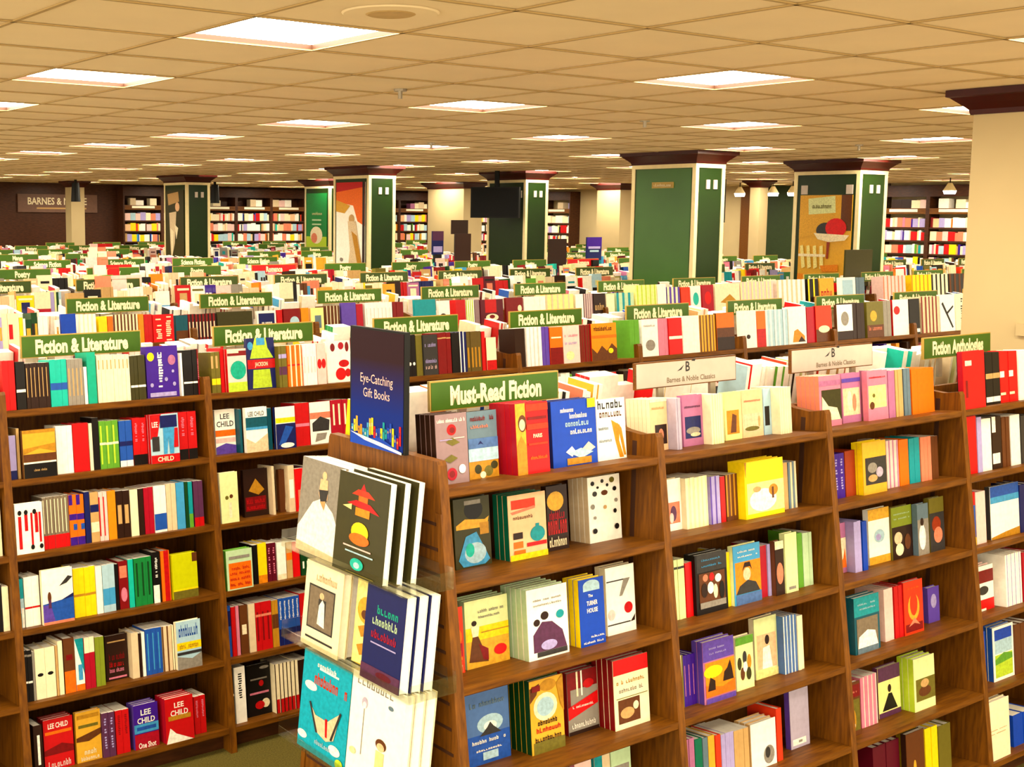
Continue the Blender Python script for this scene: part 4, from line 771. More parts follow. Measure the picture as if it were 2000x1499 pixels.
('F4',3,'F',5.109,0.080,0.166,2,0.195,0.024,'white','pale pink',[('r',0,0.62,1,0.9,'dark red'),('e',0.5,0.45,0.25,0.1,'dark grey'),('r',0,0,1,0.25,'bright red'),('r',0,0.0,0.6,0.05,'white')],'white and red book with dark bird','copy stacked behind the white and red book with dark bird',1),
('F4',3,'S',5.310,0.040,0.129,4,0.230,0.130,'white','white',[('r',0.4,0,0.6,1,'lavender')],'one of four matching white spines, fourth shelf, anthologies bookcase','',1),
('F4',3,'S',5.449,0.040,0.088,2,0.220,0.130,'crimson','crimson',[],'one of two matching crimson spines, fourth shelf, anthologies bookcase','',1),
('F4',4,'S',5.018,0.040,0.081,2,0.241,0.130,'royal blue','royal blue',[('r',0,0,1,0.15,'dark red')],'one of two matching royal blue spines, fifth shelf, anthologies bookcase','',1),
('F4',4,'F',5.176,0.050,0.167,2,0.234,0.024,'white','blue',[('r',0.08,0.75,0.92,0.95,'royal blue'),('r',0.08,0.5,0.92,0.75,'pale blue'),('r',0.08,0.06,0.92,0.48,'lime'),('p',[(0.08,0.4),(0.5,0.5),(0.92,0.45),(0.92,0.35),(0.08,0.3)],'leaf green')],'blue and green meadow book with white border','copy stacked behind the blue and green meadow book with white border',1),
('F4',4,'S',5.344,0.040,0.146,3,0.221,0.130,'brown','brown',[],'one of three matching brown spines, fifth shelf, anthologies bookcase','',1),
('F4',5,'F',5.003,0.014,0.193,4,0.253,0.024,'cream','cream',[('q',0.2,0.5,0.9,0.02,'tan',7),('q',0.2,0.44,0.9,0.02,'tan',7)],'plain thick cream book','copy stacked behind the plain thick cream book',1),
('F4',5,'S',5.279,0.040,0.165,2,0.138,0.130,'royal blue','royal blue',[],'one of two matching royal blue spines, bottom shelf, anthologies bookcase','',1),
('L1',0,'S',1.643,0.035,0.052,2,0.206,0.130,'bright red','bright red',[],'one of two matching bright red spines, top shelf, leftmost bookcase','',1),
('L1',0,'S',1.699,0.035,0.039,1,0.196,0.130,'black','black',[('r',0,0.36,1,0.42,'white')],'black spine beside bright red book, top shelf, leftmost bookcase','',1),
('L1',0,'S',1.740,0.035,0.101,6,0.189,0.130,'dark brown','dark brown',[('r',0.2,0.25,0.4,0.9,'tan')],'one of six matching dark brown spines, top shelf, leftmost bookcase','',0),
('L1',0,'S',1.843,0.035,0.074,3,0.198,0.130,'turquoise','turquoise',[('r',0,0.35,1,0.5,'blue')],'one of three matching turquoise spines, top shelf, leftmost bookcase','',0),
('L1',0,'S',1.918,0.035,0.070,4,0.195,0.130,'grey','grey',[('r',0.3,0.2,0.6,0.8,'tan')],'one of four matching grey spines, top shelf, leftmost bookcase','',0),
('L1',0,'S',1.991,0.035,0.014,1,0.158,0.130,'white','white',[],'white spine beside grey book, top shelf, leftmost bookcase','',0),
('L1',0,'S',2.007,0.035,0.039,1,0.218,0.130,'sea green','sea green',[],'sea green spine beside white book, top shelf, leftmost bookcase','',1),
('L1',0,'S',2.051,0.035,0.150,8,0.203,0.130,'cream','cream',[('r',0.35,0.7,0.65,0.9,'tan')],'one of eight matching cream spines, top shelf, leftmost bookcase','',0),
('L1',0,'S',2.204,0.035,0.070,4,0.194,0.130,'dark olive','dark olive',[('r',0,0.28,1,0.33,'white')],'one of four matching dark olive spines, top shelf, leftmost bookcase','',0),
('L1',0,'F',2.287,0.055,0.154,2,0.227,0.024,'purple','purple',[('e',0.15,0.8,0.11,0.085,'yellow'),('q',0.36,0.2,0.52,0.62,'white',1),('t','H',0.43,0.83,0.13,'white',1),('t','E',0.43,0.67,0.13,'white',1),('t','L',0.43,0.51,0.13,'white',1),('e',0.8,0.72,0.12,0.1,'mauve'),('e',0.15,0.25,0.05,0.04,'lavender'),('e',0.85,0.25,0.05,0.04,'lavender'),('e',0.6,0.35,0.05,0.04,'lavender'),('e',0.82,0.5,0.04,0.03,'lavender'),('r',0.08,0.02,0.9,0.1,'lavender')],'purple book with white lettering and yellow moon','copy stacked behind the purple book with white lettering and yellow moon',1),
('L1',0,'S',2.443,0.035,0.010,1,0.191,0.130,'white','white',[],'white spine beside purple book, top shelf, leftmost bookcase','',0),
('L1',0,'S',2.456,0.035,0.069,3,0.204,0.130,'black','black',[('r',0,0.26,1,0.3,'white')],'one of three matching black spines, top shelf, leftmost bookcase','',0),
('L1',0,'S',2.527,0.035,0.007,1,0.205,0.130,'dark red','dark red',[('q',0.2,0.3,0.8,0.5,'pink',1)],'dark red spine beside black book, top shelf, leftmost bookcase','',1),
('L1',1,'S',1.650,0.035,0.028,1,0.180,0.130,'lavender','lavender',[('r',0,0,1,0.2,'navy')],'lavender spine beside upright, second shelf, leftmost bookcase','',0),
('L1',1,'S',1.682,0.035,0.012,1,0.207,0.130,'tan','tan',[],'tan spine beside lavender book, second shelf, leftmost bookcase','',0),
('L1',1,'F',1.696,0.005,0.138,1,0.197,0.024,'gold','brown',[('r',0,0,1,0.3,'black'),('r',0,0.3,1,0.335,'white'),('r',0,0.34,1,0.5,'brown'),('p',[(0,0.5),(0.5,0.62),(1,0.52),(1,0.7),(0,0.62)],'ochre'),('r',0,0.94,1,1,'ochre'),('q',0.3,0.14,0.7,0.05,'tan',7)],'gold book with a field and black base','',1),
('L1',1,'S',1.848,0.035,0.072,3,0.202,0.130,'white','white',[],'one of three matching white spines, second shelf, leftmost bookcase','',0),
('L1',1,'S',1.922,0.035,0.070,2,0.206,0.130,'red','red',[],'one of two matching red spines, second shelf, leftmost bookcase','',1),
('L1',1,'S',1.994,0.035,0.014,1,0.200,0.130,'cream','cream',[],'cream spine beside red book, second shelf, leftmost bookcase','',0),
('L1',1,'S',2.010,0.035,0.028,1,0.222,0.130,'black','black',[],'black spine beside cream book, second shelf, leftmost bookcase','',0),
('L1',1,'S',2.040,0.035,0.086,3,0.206,0.130,'leaf green','leaf green',[('r',0.15,0.1,0.4,0.9,'lime'),('r',0,0.5,1,0.55,'cream')],'one of three matching leaf green spines, second shelf, leftmost bookcase','',0),
('L1',1,'S',2.131,0.035,0.059,2,0.198,0.130,'blue','blue',[('r',0,0,1,0.13,'white'),('r',0,0.45,1,0.55,'navy')],'one of two matching blue spines, second shelf, leftmost bookcase','',0),
('L1',1,'S',2.193,0.035,0.066,2,0.206,0.130,'red','red',[('r',0,0,1,0.22,'black'),('q',0.3,0.5,0.7,0.4,'pink',1)],'one of two red spines beside blue book, second shelf, leftmost bookcase','',1),
('L1',1,'F',2.261,0.005,0.135,2,0.213,0.024,'pale blue','red',[('r',0,0,1,0.17,'red'),('t','CHILD',0.5,0.085,0.12,'cream',0.95),('p',[(0,1),(0.4,1),(0.25,0.55),(0,0.5)],'red'),('t','LEE',0.17,0.8,0.14,'white',0.6),('r',0.35,0.72,0.95,0.97,'navy'),('p',[(0.45,0.72),(0.85,0.72),(0.8,0.18),(0.66,0.18),(0.62,0.5),(0.56,0.18),(0.44,0.18)],'sky blue'),('r',0.05,0.25,0.3,0.55,'dark grey'),('p',[(0.8,0.3),(0.97,0.3),(0.97,0.7),(0.85,0.7)],'red')],'blue jeans thriller with red bottom lettering','copy stacked behind the blue jeans thriller with red bottom lettering',1),
('L1',1,'S',2.413,0.035,0.086,2,0.214,0.130,'red','red',[('r',0,0,1,0.22,'black'),('q',0.3,0.5,0.7,0.4,'pink',1)],'one of two red spines beside pale blue book, second shelf, leftmost bookcase','',1),
('L1',2,'F',1.643,0.005,0.114,1,0.206,0.024,'white','white',[('r',0.1,0.1,0.22,0.75,'red'),('r',0.33,0.45,0.45,0.78,'red'),('r',0.55,0.12,0.63,0.8,'red'),('r',0.7,0.4,0.82,0.8,'red'),('r',0.85,0.2,0.93,0.8,'red'),('e',0.16,0.82,0.07,0.05,'black'),('e',0.39,0.82,0.07,0.05,'black'),('e',0.7,0.82,0.07,0.05,'black'),('e',0.58,0.12,0.07,0.05,'black'),('e',0.9,0.12,0.07,0.05,'black')],'white book with red columns and dark circles','',1),
('L1',2,'S',1.770,0.035,0.111,7,0.216,0.130,'grey brown','grey brown',[('r',0,0,1,0.26,'bright red'),('r',0.1,0.3,0.35,0.95,'cream')],'one of seven matching grey brown spines, third shelf, leftmost bookcase','',0),
('L1',2,'S',1.883,0.035,0.065,2,0.212,0.130,'orange','orange',[('r',0,0,1,0.16,'purple'),('r',0,0.5,1,0.62,'purple'),('r',0,0.8,0.5,1,'purple'),('r',0.5,0.3,1,0.42,'blue')],'one of two matching orange spines, third shelf, leftmost bookcase','',1),
('L1',2,'S',1.951,0.035,0.023,1,0.217,0.130,'navy','navy',[],'navy spine beside orange book, third shelf, leftmost bookcase','',0),
('L1',2,'S',1.976,0.035,0.037,1,0.212,0.130,'tan','tan',[('r',0,0.6,1,0.75,'navy'),('r',0,0.2,1,0.4,'cream')],'tan spine beside navy book, third shelf, leftmost bookcase','',1),
('L1',2,'S',2.015,0.035,0.037,2,0.209,0.130,'pale pink','pale pink',[('r',0,0.1,0.3,0.9,'red')],'one of two matching pale pink spines, third shelf, leftmost bookcase','',0),
('L1',2,'S',2.054,0.035,0.037,1,0.209,0.130,'amber','amber',[],'amber spine beside pale pink book, third shelf, leftmost bookcase','',1),
('L1',2,'S',2.094,0.035,0.061,2,0.204,0.130,'dark brown','dark brown',[('r',0.2,0.3,0.8,0.7,'tan')],'one of two matching dark brown spines, third shelf, leftmost bookcase','',0),
('L1',2,'S',2.157,0.035,0.036,1,0.201,0.130,'cream','cream',[],'cream spine beside dark brown book, third shelf, leftmost bookcase','',1),
('L1',2,'S',2.196,0.035,0.024,1,0.201,0.130,'dark brown','dark brown',[],'dark brown spine beside cream book, third shelf, leftmost bookcase','',0),
('L1',2,'S',2.222,0.035,0.044,2,0.204,0.130,'crimson','crimson',[],'one of two matching crimson spines, third shelf, leftmost bookcase','',0),
('L1',2,'S',2.268,0.035,0.059,2,0.205,0.130,'white','white',[('r',0,0.05,1,0.4,'blue')],'one of two matching white spines, third shelf, leftmost bookcase','',0),
('L1',2,'S',2.329,0.035,0.045,2,0.207,0.130,'beige','beige',[],'one of two matching beige spines, third shelf, leftmost bookcase','',0),
('L1',2,'S',2.376,0.035,0.040,1,0.206,0.130,'sky blue','sky blue',[],'sky blue spine beside beige book, third shelf, leftmost bookcase','',1),
('L1',2,'S',2.419,0.035,0.015,1,0.206,0.130,'dark green','dark green',[],'dark green spine beside sky blue book, third shelf, leftmost bookcase','',0),
('L1',2,'S',2.436,0.035,0.020,1,0.204,0.130,'teal','teal',[('r',0,0,1,0.3,'leaf green')],'teal spine beside dark green book, third shelf, leftmost bookcase','',0),
('L1',2,'S',2.462,0.035,0.046,2,0.205,0.130,'plum','plum',[('r',0,0,1,0.2,'red')],'one of two matching plum spines, third shelf, leftmost bookcase','',0),
('L1',3,'S',1.643,0.035,0.022,1,0.200,0.130,'teal','teal',[('r',0,0.3,1,0.6,'pale blue'),('r',0.5,0,1,0.4,'white')],'teal spine beside upright, fourth shelf, leftmost bookcase','',1),
('L1',3,'S',1.668,0.035,0.064,2,0.205,0.130,'white','white',[('r',0,0.36,1,0.4,'red')],'one of two matching white spines, fourth shelf, leftmost bookcase','',1),
('L1',3,'F',1.733,0.005,0.131,1,0.225,0.024,'white','cream',[('p',[(0,0),(1,0),(1,0.45),(0,0.38)],'blue'),('p',[(0,0),(0.4,0),(0.25,0.36),(0,0.36)],'violet'),('r',0,0,1,0.05,'salmon'),('p',[(0.55,0.68),(0.85,0.85),(1,0.82),(0.8,0.72)],'dark grey'),('p',[(0.6,0.42),(1,0.52),(1,0.45)],'navy'),('e',0.22,0.5,0.06,0.1,'brown'),('r',0.18,0.3,0.27,0.45,'plum')],'white book with blue sea and dark bird','',1),
('L1',3,'S',1.878,0.035,0.097,4,0.208,0.130,'yellow','yellow',[('r',0,0.42,1,0.47,'ochre')],'one of four matching yellow spines, fourth shelf, leftmost bookcase','',0),
('L1',3,'S',1.977,0.035,0.028,1,0.201,0.130,'white','white',[],'white spine beside yellow book, fourth shelf, leftmost bookcase','',0),
('L1',3,'S',2.007,0.035,0.056,2,0.203,0.130,'pale blue','pale blue',[('r',0,0.15,1,0.5,'sky blue')],'one of two matching pale blue spines, fourth shelf, leftmost bookcase','',0),
('L1',3,'S',2.065,0.035,0.014,1,0.198,0.130,'black','black',[],'black spine beside pale blue book, fourth shelf, leftmost bookcase','',0),
('L1',3,'S',2.082,0.035,0.042,1,0.206,0.130,'dark red','dark red',[('r',0.1,0.65,0.9,0.9,'salmon'),('e',0.5,0.3,0.35,0.15,'pink')],'dark red spine beside black book, fourth shelf, leftmost bookcase','',1),
('L1',3,'S',2.126,0.035,0.024,1,0.208,0.130,'turquoise','turquoise',[],'turquoise spine beside dark red book, fourth shelf, leftmost bookcase','',0),
('L1',3,'S',2.153,0.035,0.082,3,0.209,0.130,'green','green',[('r',0.3,0.2,0.6,0.9,'dark green')],'one of three matching green spines, fourth shelf, leftmost bookcase','',0),
('L1',3,'S',2.239,0.035,0.036,1,0.222,0.130,'black','black',[('r',0,0,0.8,0.35,'white'),('q',0.3,0.5,0.7,0.4,'white',1)],'black spine beside green book, fourth shelf, leftmost bookcase','',1),
('L1',3,'S',2.280,0.035,0.042,1,0.221,0.130,'orange','orange',[('r',0.35,0,0.9,1,'red')],'orange spine beside black book, fourth shelf, leftmost bookcase','',1),
('L1',3,'F',2.329,0.028,0.120,2,0.196,0.024,'chartreuse','chartreuse',[('r',0,0,1,0.2,'olive'),('r',0,0.18,1,0.22,'yellow'),('r',0.8,0.8,1,1,'brown')],'plain chartreuse book with dark corner','copy stacked behind the plain chartreuse book with dark corner',1),
('L1',4,'S',1.643,0.035,0.036,2,0.212,0.130,'black','black',[('r',0,0.36,1,0.4,'white'),('r',0,0.88,1,0.92,'grey')],'one of two matching black spines, fifth shelf, leftmost bookcase','',1),
('L1',4,'S',1.681,0.035,0.009,1,0.202,0.130,'grey','grey',[],'grey spine beside black book, fifth shelf, leftmost bookcase','',0),
('L1',4,'S',1.692,0.035,0.085,2,0.209,0.130,'cream','cream',[('e',0.5,0.48,0.3,0.035,'black')],'one of two matching cream spines, fifth shelf, leftmost bookcase','',1),
('L1',4,'S',1.779,0.035,0.009,1,0.209,0.130,'tan','tan',[],'tan spine beside cream book, fifth shelf, leftmost bookcase','',0),
('L1',4,'S',1.790,0.035,0.020,1,0.224,0.130,'cream','cream',[],'cream spine beside tan book, fifth shelf, leftmost bookcase','',0),
('L1',4,'S',1.815,0.035,0.047,1,0.228,0.130,'brown','brown',[('r',0,0,1,0.4,'orange'),('r',0.2,0.6,0.8,0.7,'dark red')],'brown spine beside cream book, fifth shelf, leftmost bookcase','',1),
('L1',4,'S',1.864,0.035,0.038,1,0.218,0.130,'white','white',[('p',[(0,1),(1,1),(1,0.3)],'teal'),('r',0,0,1,0.12,'orange'),('r',0.3,0.2,0.8,0.5,'sky blue')],'white spine beside brown book, fifth shelf, leftmost bookcase','',1),
('L1',4,'S',1.904,0.035,0.045,2,0.217,0.130,'crimson','crimson',[('r',0,0.7,1,1,'cream')],'one of two matching crimson spines, fifth shelf, leftmost bookcase','',0),
('L1',4,'S',1.952,0.035,0.041,2,0.210,0.130,'olive green','olive green',[],'one of two matching olive green spines, fifth shelf, leftmost bookcase','',0),
('L1',4,'F',2.012,0.075,0.102,1,0.194,0.024,'dark brown','dark brown',[('r',0.1,0.84,0.9,0.87,'tan'),('q',0.15,0.45,0.85,0.15,'dark red',7),('q',0.15,0.3,0.85,0.12,'red',9),('q',0.15,0.18,0.8,0.1,'pink',7),('r',0.1,0.04,0.9,0.08,'pink')],'dark brown book with red speckled lettering','',1),
('L1',4,'S',2.116,0.035,0.032,1,0.196,0.130,'beige','beige',[],'beige spine beside dark brown book, fifth shelf, leftmost bookcase','',1),
('L1',4,'S',2.150,0.035,0.012,1,0.190,0.130,'dark brown','dark brown',[],'dark brown spine beside beige book, fifth shelf, leftmost bookcase','',0),
('L1',4,'S',2.164,0.035,0.014,1,0.192,0.130,'white','white',[],'white spine beside dark brown book, fifth shelf, leftmost bookcase','',0),
('L1',4,'S',2.181,0.035,0.077,3,0.200,0.130,'blue','blue',[('r',0.35,0.1,0.55,0.9,'sky blue')],'one of three matching blue spines, fifth shelf, leftmost bookcase','',0),
('L1',4,'S',2.261,0.035,0.044,2,0.199,0.130,'beige','beige',[('r',0,0,0.3,1,'brown')],'one of two matching beige spines, fifth shelf, leftmost bookcase','',0),
('L1',4,'S',2.308,0.035,0.007,1,0.197,0.130,'cream','cream',[],'cream spine beside beige book, fifth shelf, leftmost bookcase','',0),
('L1',4,'F',2.317,0.012,0.117,1,0.209,0.024,'pale blue','cream',[('q',0.1,0.68,0.9,0.25,'blue',6),('r',0,0.4,1,0.56,'yellow'),('q',0.1,0.43,0.9,0.1,'ochre',7),('p',[(0,0),(1,0),(1,0.3),(0.6,0.2),(0,0.28)],'grey'),('r',0,0.3,1,0.36,'dark grey')],'book with yellow title band over grey water','',1),
('L1',5,'S',1.663,0.035,0.037,1,0.204,0.130,'dark brown','dark brown',[('r',0.4,0.2,0.7,0.8,'white')],'dark brown spine beside upright, bottom shelf, leftmost bookcase','',1),
('L1',5,'F',1.711,0.053,0.126,3,0.210,0.024,'red','dark red',[('t','LEE CHILD',0.5,0.87,0.13,'white',0.62),('r',0.05,0.7,0.95,0.76,'orange'),('p',[(0,0.4),(0.6,0.5),(1,0.42),(1,0.3),(0,0.3)],'dark red'),('q',0.12,0.04,0.9,0.13,'pale pink',5)],'red thriller with white author lettering, leftmost','copy stacked behind the red thriller with white author lettering, leftmost',1),
('L1',5,'F',1.849,0.051,0.109,1,0.211,0.024,'gold','ochre',[('r',0.05,0.86,0.95,0.94,'ochre'),('r',0.1,0.68,0.9,0.74,'olive'),('p',[(0,0.5),(1,0.62),(1,0.5),(0.5,0.4),(0,0.42)],'brown'),('q',0.3,0.14,0.8,0.11,'cream',3),('q',0.15,0.03,0.9,0.08,'cream',5)],'gold thriller with landscape','',1),
('L1',5,'S',1.960,0.035,0.055,2,0.190,0.130,'plum','plum',[('q',0.3,0.2,0.7,0.7,'lavender',1)],'one of two matching plum spines, bottom shelf, leftmost bookcase','',0),
('L1',5,'S',2.020,0.035,0.061,2,0.187,0.130,'red','red',[('q',0.3,0.4,0.7,0.5,'dark red',1)],'one of two matching red spines, bottom shelf, leftmost bookcase','',0),
('L1',5,'F',2.101,0.032,0.112,3,0.190,0.024,'purple','violet',[('t','LEE',0.5,0.82,0.16,'white',1),('t','CHILD',0.5,0.64,0.16,'white',0.85),('r',0,0.36,1,0.56,'sky blue'),('r',0.1,0.42,0.9,0.5,'blue'),('r',0,0.0,1,0.34,'crimson'),('t','One Shot',0.5,0.08,0.16,'white',0.62)],'purple and blue thriller with white author lettering','copy stacked behind the purple and blue thriller with white author lettering',1),
('L1',5,'F',2.235,0.005,0.133,4,0.195,0.024,'red','crimson',[('t','LEE',0.5,0.83,0.15,'white',1),('t','CHILD',0.5,0.66,0.16,'white',0.85),('r',0.1,0.5,0.9,0.6,'ochre'),('p',[(0,0),(0.95,0),(0.35,0.2),(0.15,0.34)],'white')],'red thriller with white triangle','copy stacked behind the red thriller with white triangle',1),
('L1',5,'S',2.388,0.035,0.056,2,0.169,0.130,'red','red',[('q',0.3,0.4,0.7,0.5,'pink',1)],'one of two red spines beside red book, bottom shelf, leftmost bookcase','',0),
('L2',0,'S',2.597,0.035,0.044,2,0.187,0.130,'olive','olive',[('r',0,0.2,1,0.35,'yellow'),('r',0,0.6,0.5,0.9,'tan')],'one of two matching olive spines, top shelf, corner bookcase','',0),
('L2',0,'S',2.644,0.035,0.017,1,0.203,0.130,'red','red',[],'red spine beside olive book, top shelf, corner bookcase','',0),
('L2',0,'F',2.663,0.005,0.097,2,0.195,0.024,'pale pink','red',[('r',0,0,1,0.22,'lime'),('e',0.55,0.5,0.42,0.22,'sea green'),('r',0,0.84,1,0.95,'dark red'),('r',0,0.9,0.6,0.97,'cream')],'pale book with green blob and lime base','copy stacked behind the pale book with green blob and lime base',1),
('L2',0,'F',2.802,0.070,0.147,1,0.238,0.024,'navy','navy',[('p',[(0.3,1),(0.7,1),(0.75,0.8),(0.95,0.6),(0.1,0.6),(0.2,0.8)],'lime'),('r',0,0.4,1,0.58,'red'),('t','JACKSON',0.5,0.49,0.1,'cream',0.6),('p',[(0.2,0.38),(0.8,0.38),(0.85,0.02),(0.15,0.02)],'lime'),('e',0.12,0.85,0.1,0.08,'sky blue'),('r',0.35,0.86,0.65,1,'sky blue')],'tall navy book with lime shape and red band','',1),
('L2',0,'S',2.951,0.035,0.043,3,0.196,0.130,'olive','olive',[('r',0,0.3,1,0.5,'plum'),('r',0,0.7,1,0.8,'lavender')],'one of three matching olive spines, top shelf, corner bookcase','',0),
('L2',0,'S',2.999,0.035,0.079,3,0.196,0.130,'orange','orange',[('r',0,0.5,1,0.54,'red'),('r',0.5,0,0.8,1,'cream')],'one of three matching orange spines, top shelf, corner bookcase','',0),
('L2',0,'S',3.084,0.035,0.075,4,0.196,0.130,'white','white',[('r',0.3,0.3,0.6,0.7,'pale pink')],'one of four matching white spines, top shelf, corner bookcase','',0),
('L2',0,'S',3.162,0.035,0.050,2,0.197,0.130,'pale pink','pale pink',[('e',0.5,0.5,0.5,0.12,'red')],'one of two matching pale pink spines, top shelf, corner bookcase','',0),
('L2',0,'F',3.244,0.075,0.138,1,0.201,0.024,'white','white',[('e',0.25,0.85,0.1,0.1,'dark red'),('e',0.6,0.88,0.12,0.09,'crimson'),('e',0.85,0.85,0.08,0.12,'dark red'),('e',0.7,0.45,0.22,0.09,'red'),('e',0.55,0.2,0.22,0.15,'bright red'),('e',0.85,0.22,0.12,0.1,'red')],'white book with round red blots','',1),
('L2',1,'F',2.613,0.075,0.103,1,0.203,0.024,'white','white',[('t','LEE',0.5,0.85,0.15,'dark grey',1),('t','CHILD',0.5,0.68,0.16,'dark grey',0.85),('r',0,0.4,1,0.54,'orange'),('r',0,0.26,1,0.36,'pale pink'),('p',[(0,0),(1,0),(1,0.18),(0.5,0.24),(0,0.16)],'violet')],'white thriller with orange band','',1),
('L2',1,'S',2.718,0.035,0.013,1,0.201,0.130,'dark teal','dark teal',[],'dark teal spine beside white book, second shelf, corner bookcase','',0),
('L2',1,'F',2.733,0.005,0.113,1,0.205,0.024,'white','white',[('t','LEE CHILD',0.5,0.86,0.13,'dark grey',0.62),('r',0,0.55,1,0.78,'dark teal'),('r',0,0.5,1,0.56,'sky blue'),('p',[(0,0.0),(1,0),(1,0.4),(0.4,0.2),(0,0.32)],'beige')],'white thriller with teal band and sand','',1),
('L2',1,'S',2.867,0.035,0.022,1,0.193,0.130,'dark teal','dark teal',[],'dark teal spine between white book and white book, second shelf, corner bookcase','',0),
('L2',1,'F',2.891,0.005,0.105,1,0.195,0.024,'white','navy',[('r',0,0.62,1,0.74,'yellow'),('r',0,0,1,0.6,'navy'),('p',[(0.1,0.1),(0.5,0.55),(0.9,0.5),(0.4,0.1)],'blue'),('e',0.55,0.08,0.35,0.06,'white')],'white book with yellow band and navy sailboat','',1),
('L2',1,'S',3.017,0.035,0.077,2,0.205,0.130,'red','red',[('r',0,0.45,1,0.52,'pink')],'one of two matching red spines, second shelf, corner bookcase','',0),
('L2',1,'F',3.102,0.043,0.116,1,0.200,0.024,'white','red',[('r',0,0.6,1,0.75,'salmon'),('p',[(0.1,0.3),(0.9,0.3),(0.95,0.55),(0.5,0.65),(0.1,0.5)],'dark grey'),('p',[(0.2,0.05),(0.7,0.1),(0.8,0.25),(0.3,0.25)],'grey')],'white book with brown crest and dark figure','',1),
('L2',1,'S',3.220,0.035,0.097,3,0.203,0.130,'crimson','crimson',[('r',0.3,0.4,0.6,0.9,'cream')],'one of three matching crimson spines, second shelf, corner bookcase','',0),
('L2',2,'F',2.579,0.005,0.089,1,0.228,0.024,'pale lime','cream',[('e',0.35,0.5,0.1,0.04,'olive'),('e',0.6,0.52,0.1,0.04,'brown'),('r',0.45,0.1,0.6,0.4,'cream')],'tall pale lime book with small dark figures','',1),
('L2',2,'F',2.736,0.075,0.128,1,0.218,0.024,'dark brown','dark brown',[('p',[(0.2,0.55),(0.5,0.8),(0.85,0.55),(0.6,0.45)],'ochre'),('r',0.05,0.12,0.9,0.42,'dark red'),('q',0.1,0.28,0.85,0.1,'red',7),('q',0.1,0.15,0.85,0.1,'red',7)],'dark brown book with gold figure and red title','',1),
('L2',2,'S',2.866,0.035,0.013,1,0.226,0.130,'beige','beige',[],'beige spine beside dark brown book, third shelf, corner bookcase','',0),
('L2',2,'F',2.925,0.075,0.112,1,0.201,0.024,'brown','brown',[('e',0.5,0.75,0.15,0.12,'ochre'),('p',[(0.3,0.65),(0.75,0.65),(0.9,0.05),(0.25,0.05)],'cream'),('e',0.75,0.4,0.2,0.08,'gold')],'brown book with pale gold girl','',1),
('L2',2,'S',3.040,0.035,0.025,1,0.207,0.130,'plum','plum',[],'plum spine beside brown book, third shelf, corner bookcase','',0),
('L2',3,'F',2.583,0.005,0.132,2,0.179,0.024,'mint','leaf green',[('r',0.08,0.03,0.95,0.68,'orange'),('q',0.12,0.5,0.9,0.08,'red',7),('q',0.12,0.38,0.9,0.08,'red',7),('q',0.12,0.24,0.9,0.08,'red',7),('q',0.12,0.1,0.9,0.08,'red',7),('r',0.1,0.78,0.9,0.85,'grey')],'mint book with orange picture block','copy stacked behind the mint book with orange picture block',1),
('L2',3,'S',2.737,0.035,0.024,1,0.181,0.130,'black','black',[],'black spine beside mint book, fourth shelf, corner bookcase','',0),
('L2',3,'S',2.763,0.035,0.046,1,0.184,0.130,'yellow','yellow',[('r',0,0,1,0.2,'amber')],'yellow spine beside black book, fourth shelf, corner bookcase','',1),
('L2',3,'S',2.812,0.035,0.047,2,0.179,0.130,'maroon','maroon',[('q',0.3,0.2,0.7,0.7,'pink',1)],'one of two matching maroon spines, fourth shelf, corner bookcase','',0),
('L2',3,'S',2.864,0.035,0.047,1,0.172,0.130,'white','white',[('r',0,0,1,0.15,'cream')],'white spine beside maroon book, fourth shelf, corner bookcase','',1),
('L2',3,'S',2.914,0.035,0.031,1,0.169,0.130,'tan','tan',[('r',0,0.5,1,0.7,'orange')],'tan spine beside white book, fourth shelf, corner bookcase','',0),
('L2',3,'S',2.948,0.035,0.039,1,0.165,0.130,'bright red','bright red',[],'bright red spine beside tan book, fourth shelf, corner bookcase','',0),
('L2',3,'S',2.993,0.035,0.068,3,0.168,0.130,'dark green','dark green',[('r',0.3,0.2,0.7,0.4,'white')],'one of three matching dark green spines, fourth shelf, corner bookcase','',0),
('L2',4,'S',2.573,0.035,0.027,1,0.232,0.130,'blue','blue',[('r',0,0.6,1,0.9,'navy')],'blue spine beside upright, fifth shelf, corner bookcase','',1),
('L2',4,'S',2.602,0.035,0.021,1,0.224,0.130,'red','red',[],'red spine beside blue book, fifth shelf, corner bookcase','',0),
('L2',4,'S',2.626,0.035,0.016,1,0.225,0.130,'pink','pink',[],'pink spine beside red book, fifth shelf, corner bookcase','',0),
('L2',4,'S',2.647,0.035,0.040,1,0.223,0.130,'brown','brown',[('r',0.2,0.4,0.8,0.6,'cream')],'brown spine beside pink book, fifth shelf, corner bookcase','',1),
('L2',4,'S',2.690,0.035,0.035,1,0.221,0.130,'beige','beige',[],'beige spine beside brown book, fifth shelf, corner bookcase','',0),
('L2',4,'S',2.727,0.035,0.084,3,0.223,0.130,'red','red',[('r',0.2,0.2,0.5,0.8,'dark red'),('r',0,0.7,1,0.75,'salmon')],'one of three matching red spines, fifth shelf, corner bookcase','',0),
('L2',4,'S',2.814,0.035,0.033,2,0.218,0.130,'ochre','ochre',[('r',0,0.4,1,0.7,'brown')],'one of two matching ochre spines, fifth shelf, corner bookcase','',0),
('L2',4,'S',2.849,0.035,0.114,5,0.221,0.130,'blue','blue',[('q',0.3,0.55,0.7,0.4,'white',1),('r',0,0,1,0.35,'navy')],'one of five matching blue spines, fifth shelf, corner bookcase','',0),
('L2',4,'S',2.966,0.035,0.060,2,0.225,0.130,'red','red',[('r',0,0,1,0.2,'blue')],'one of two matching red spines, fifth shelf, corner bookcase','',0),
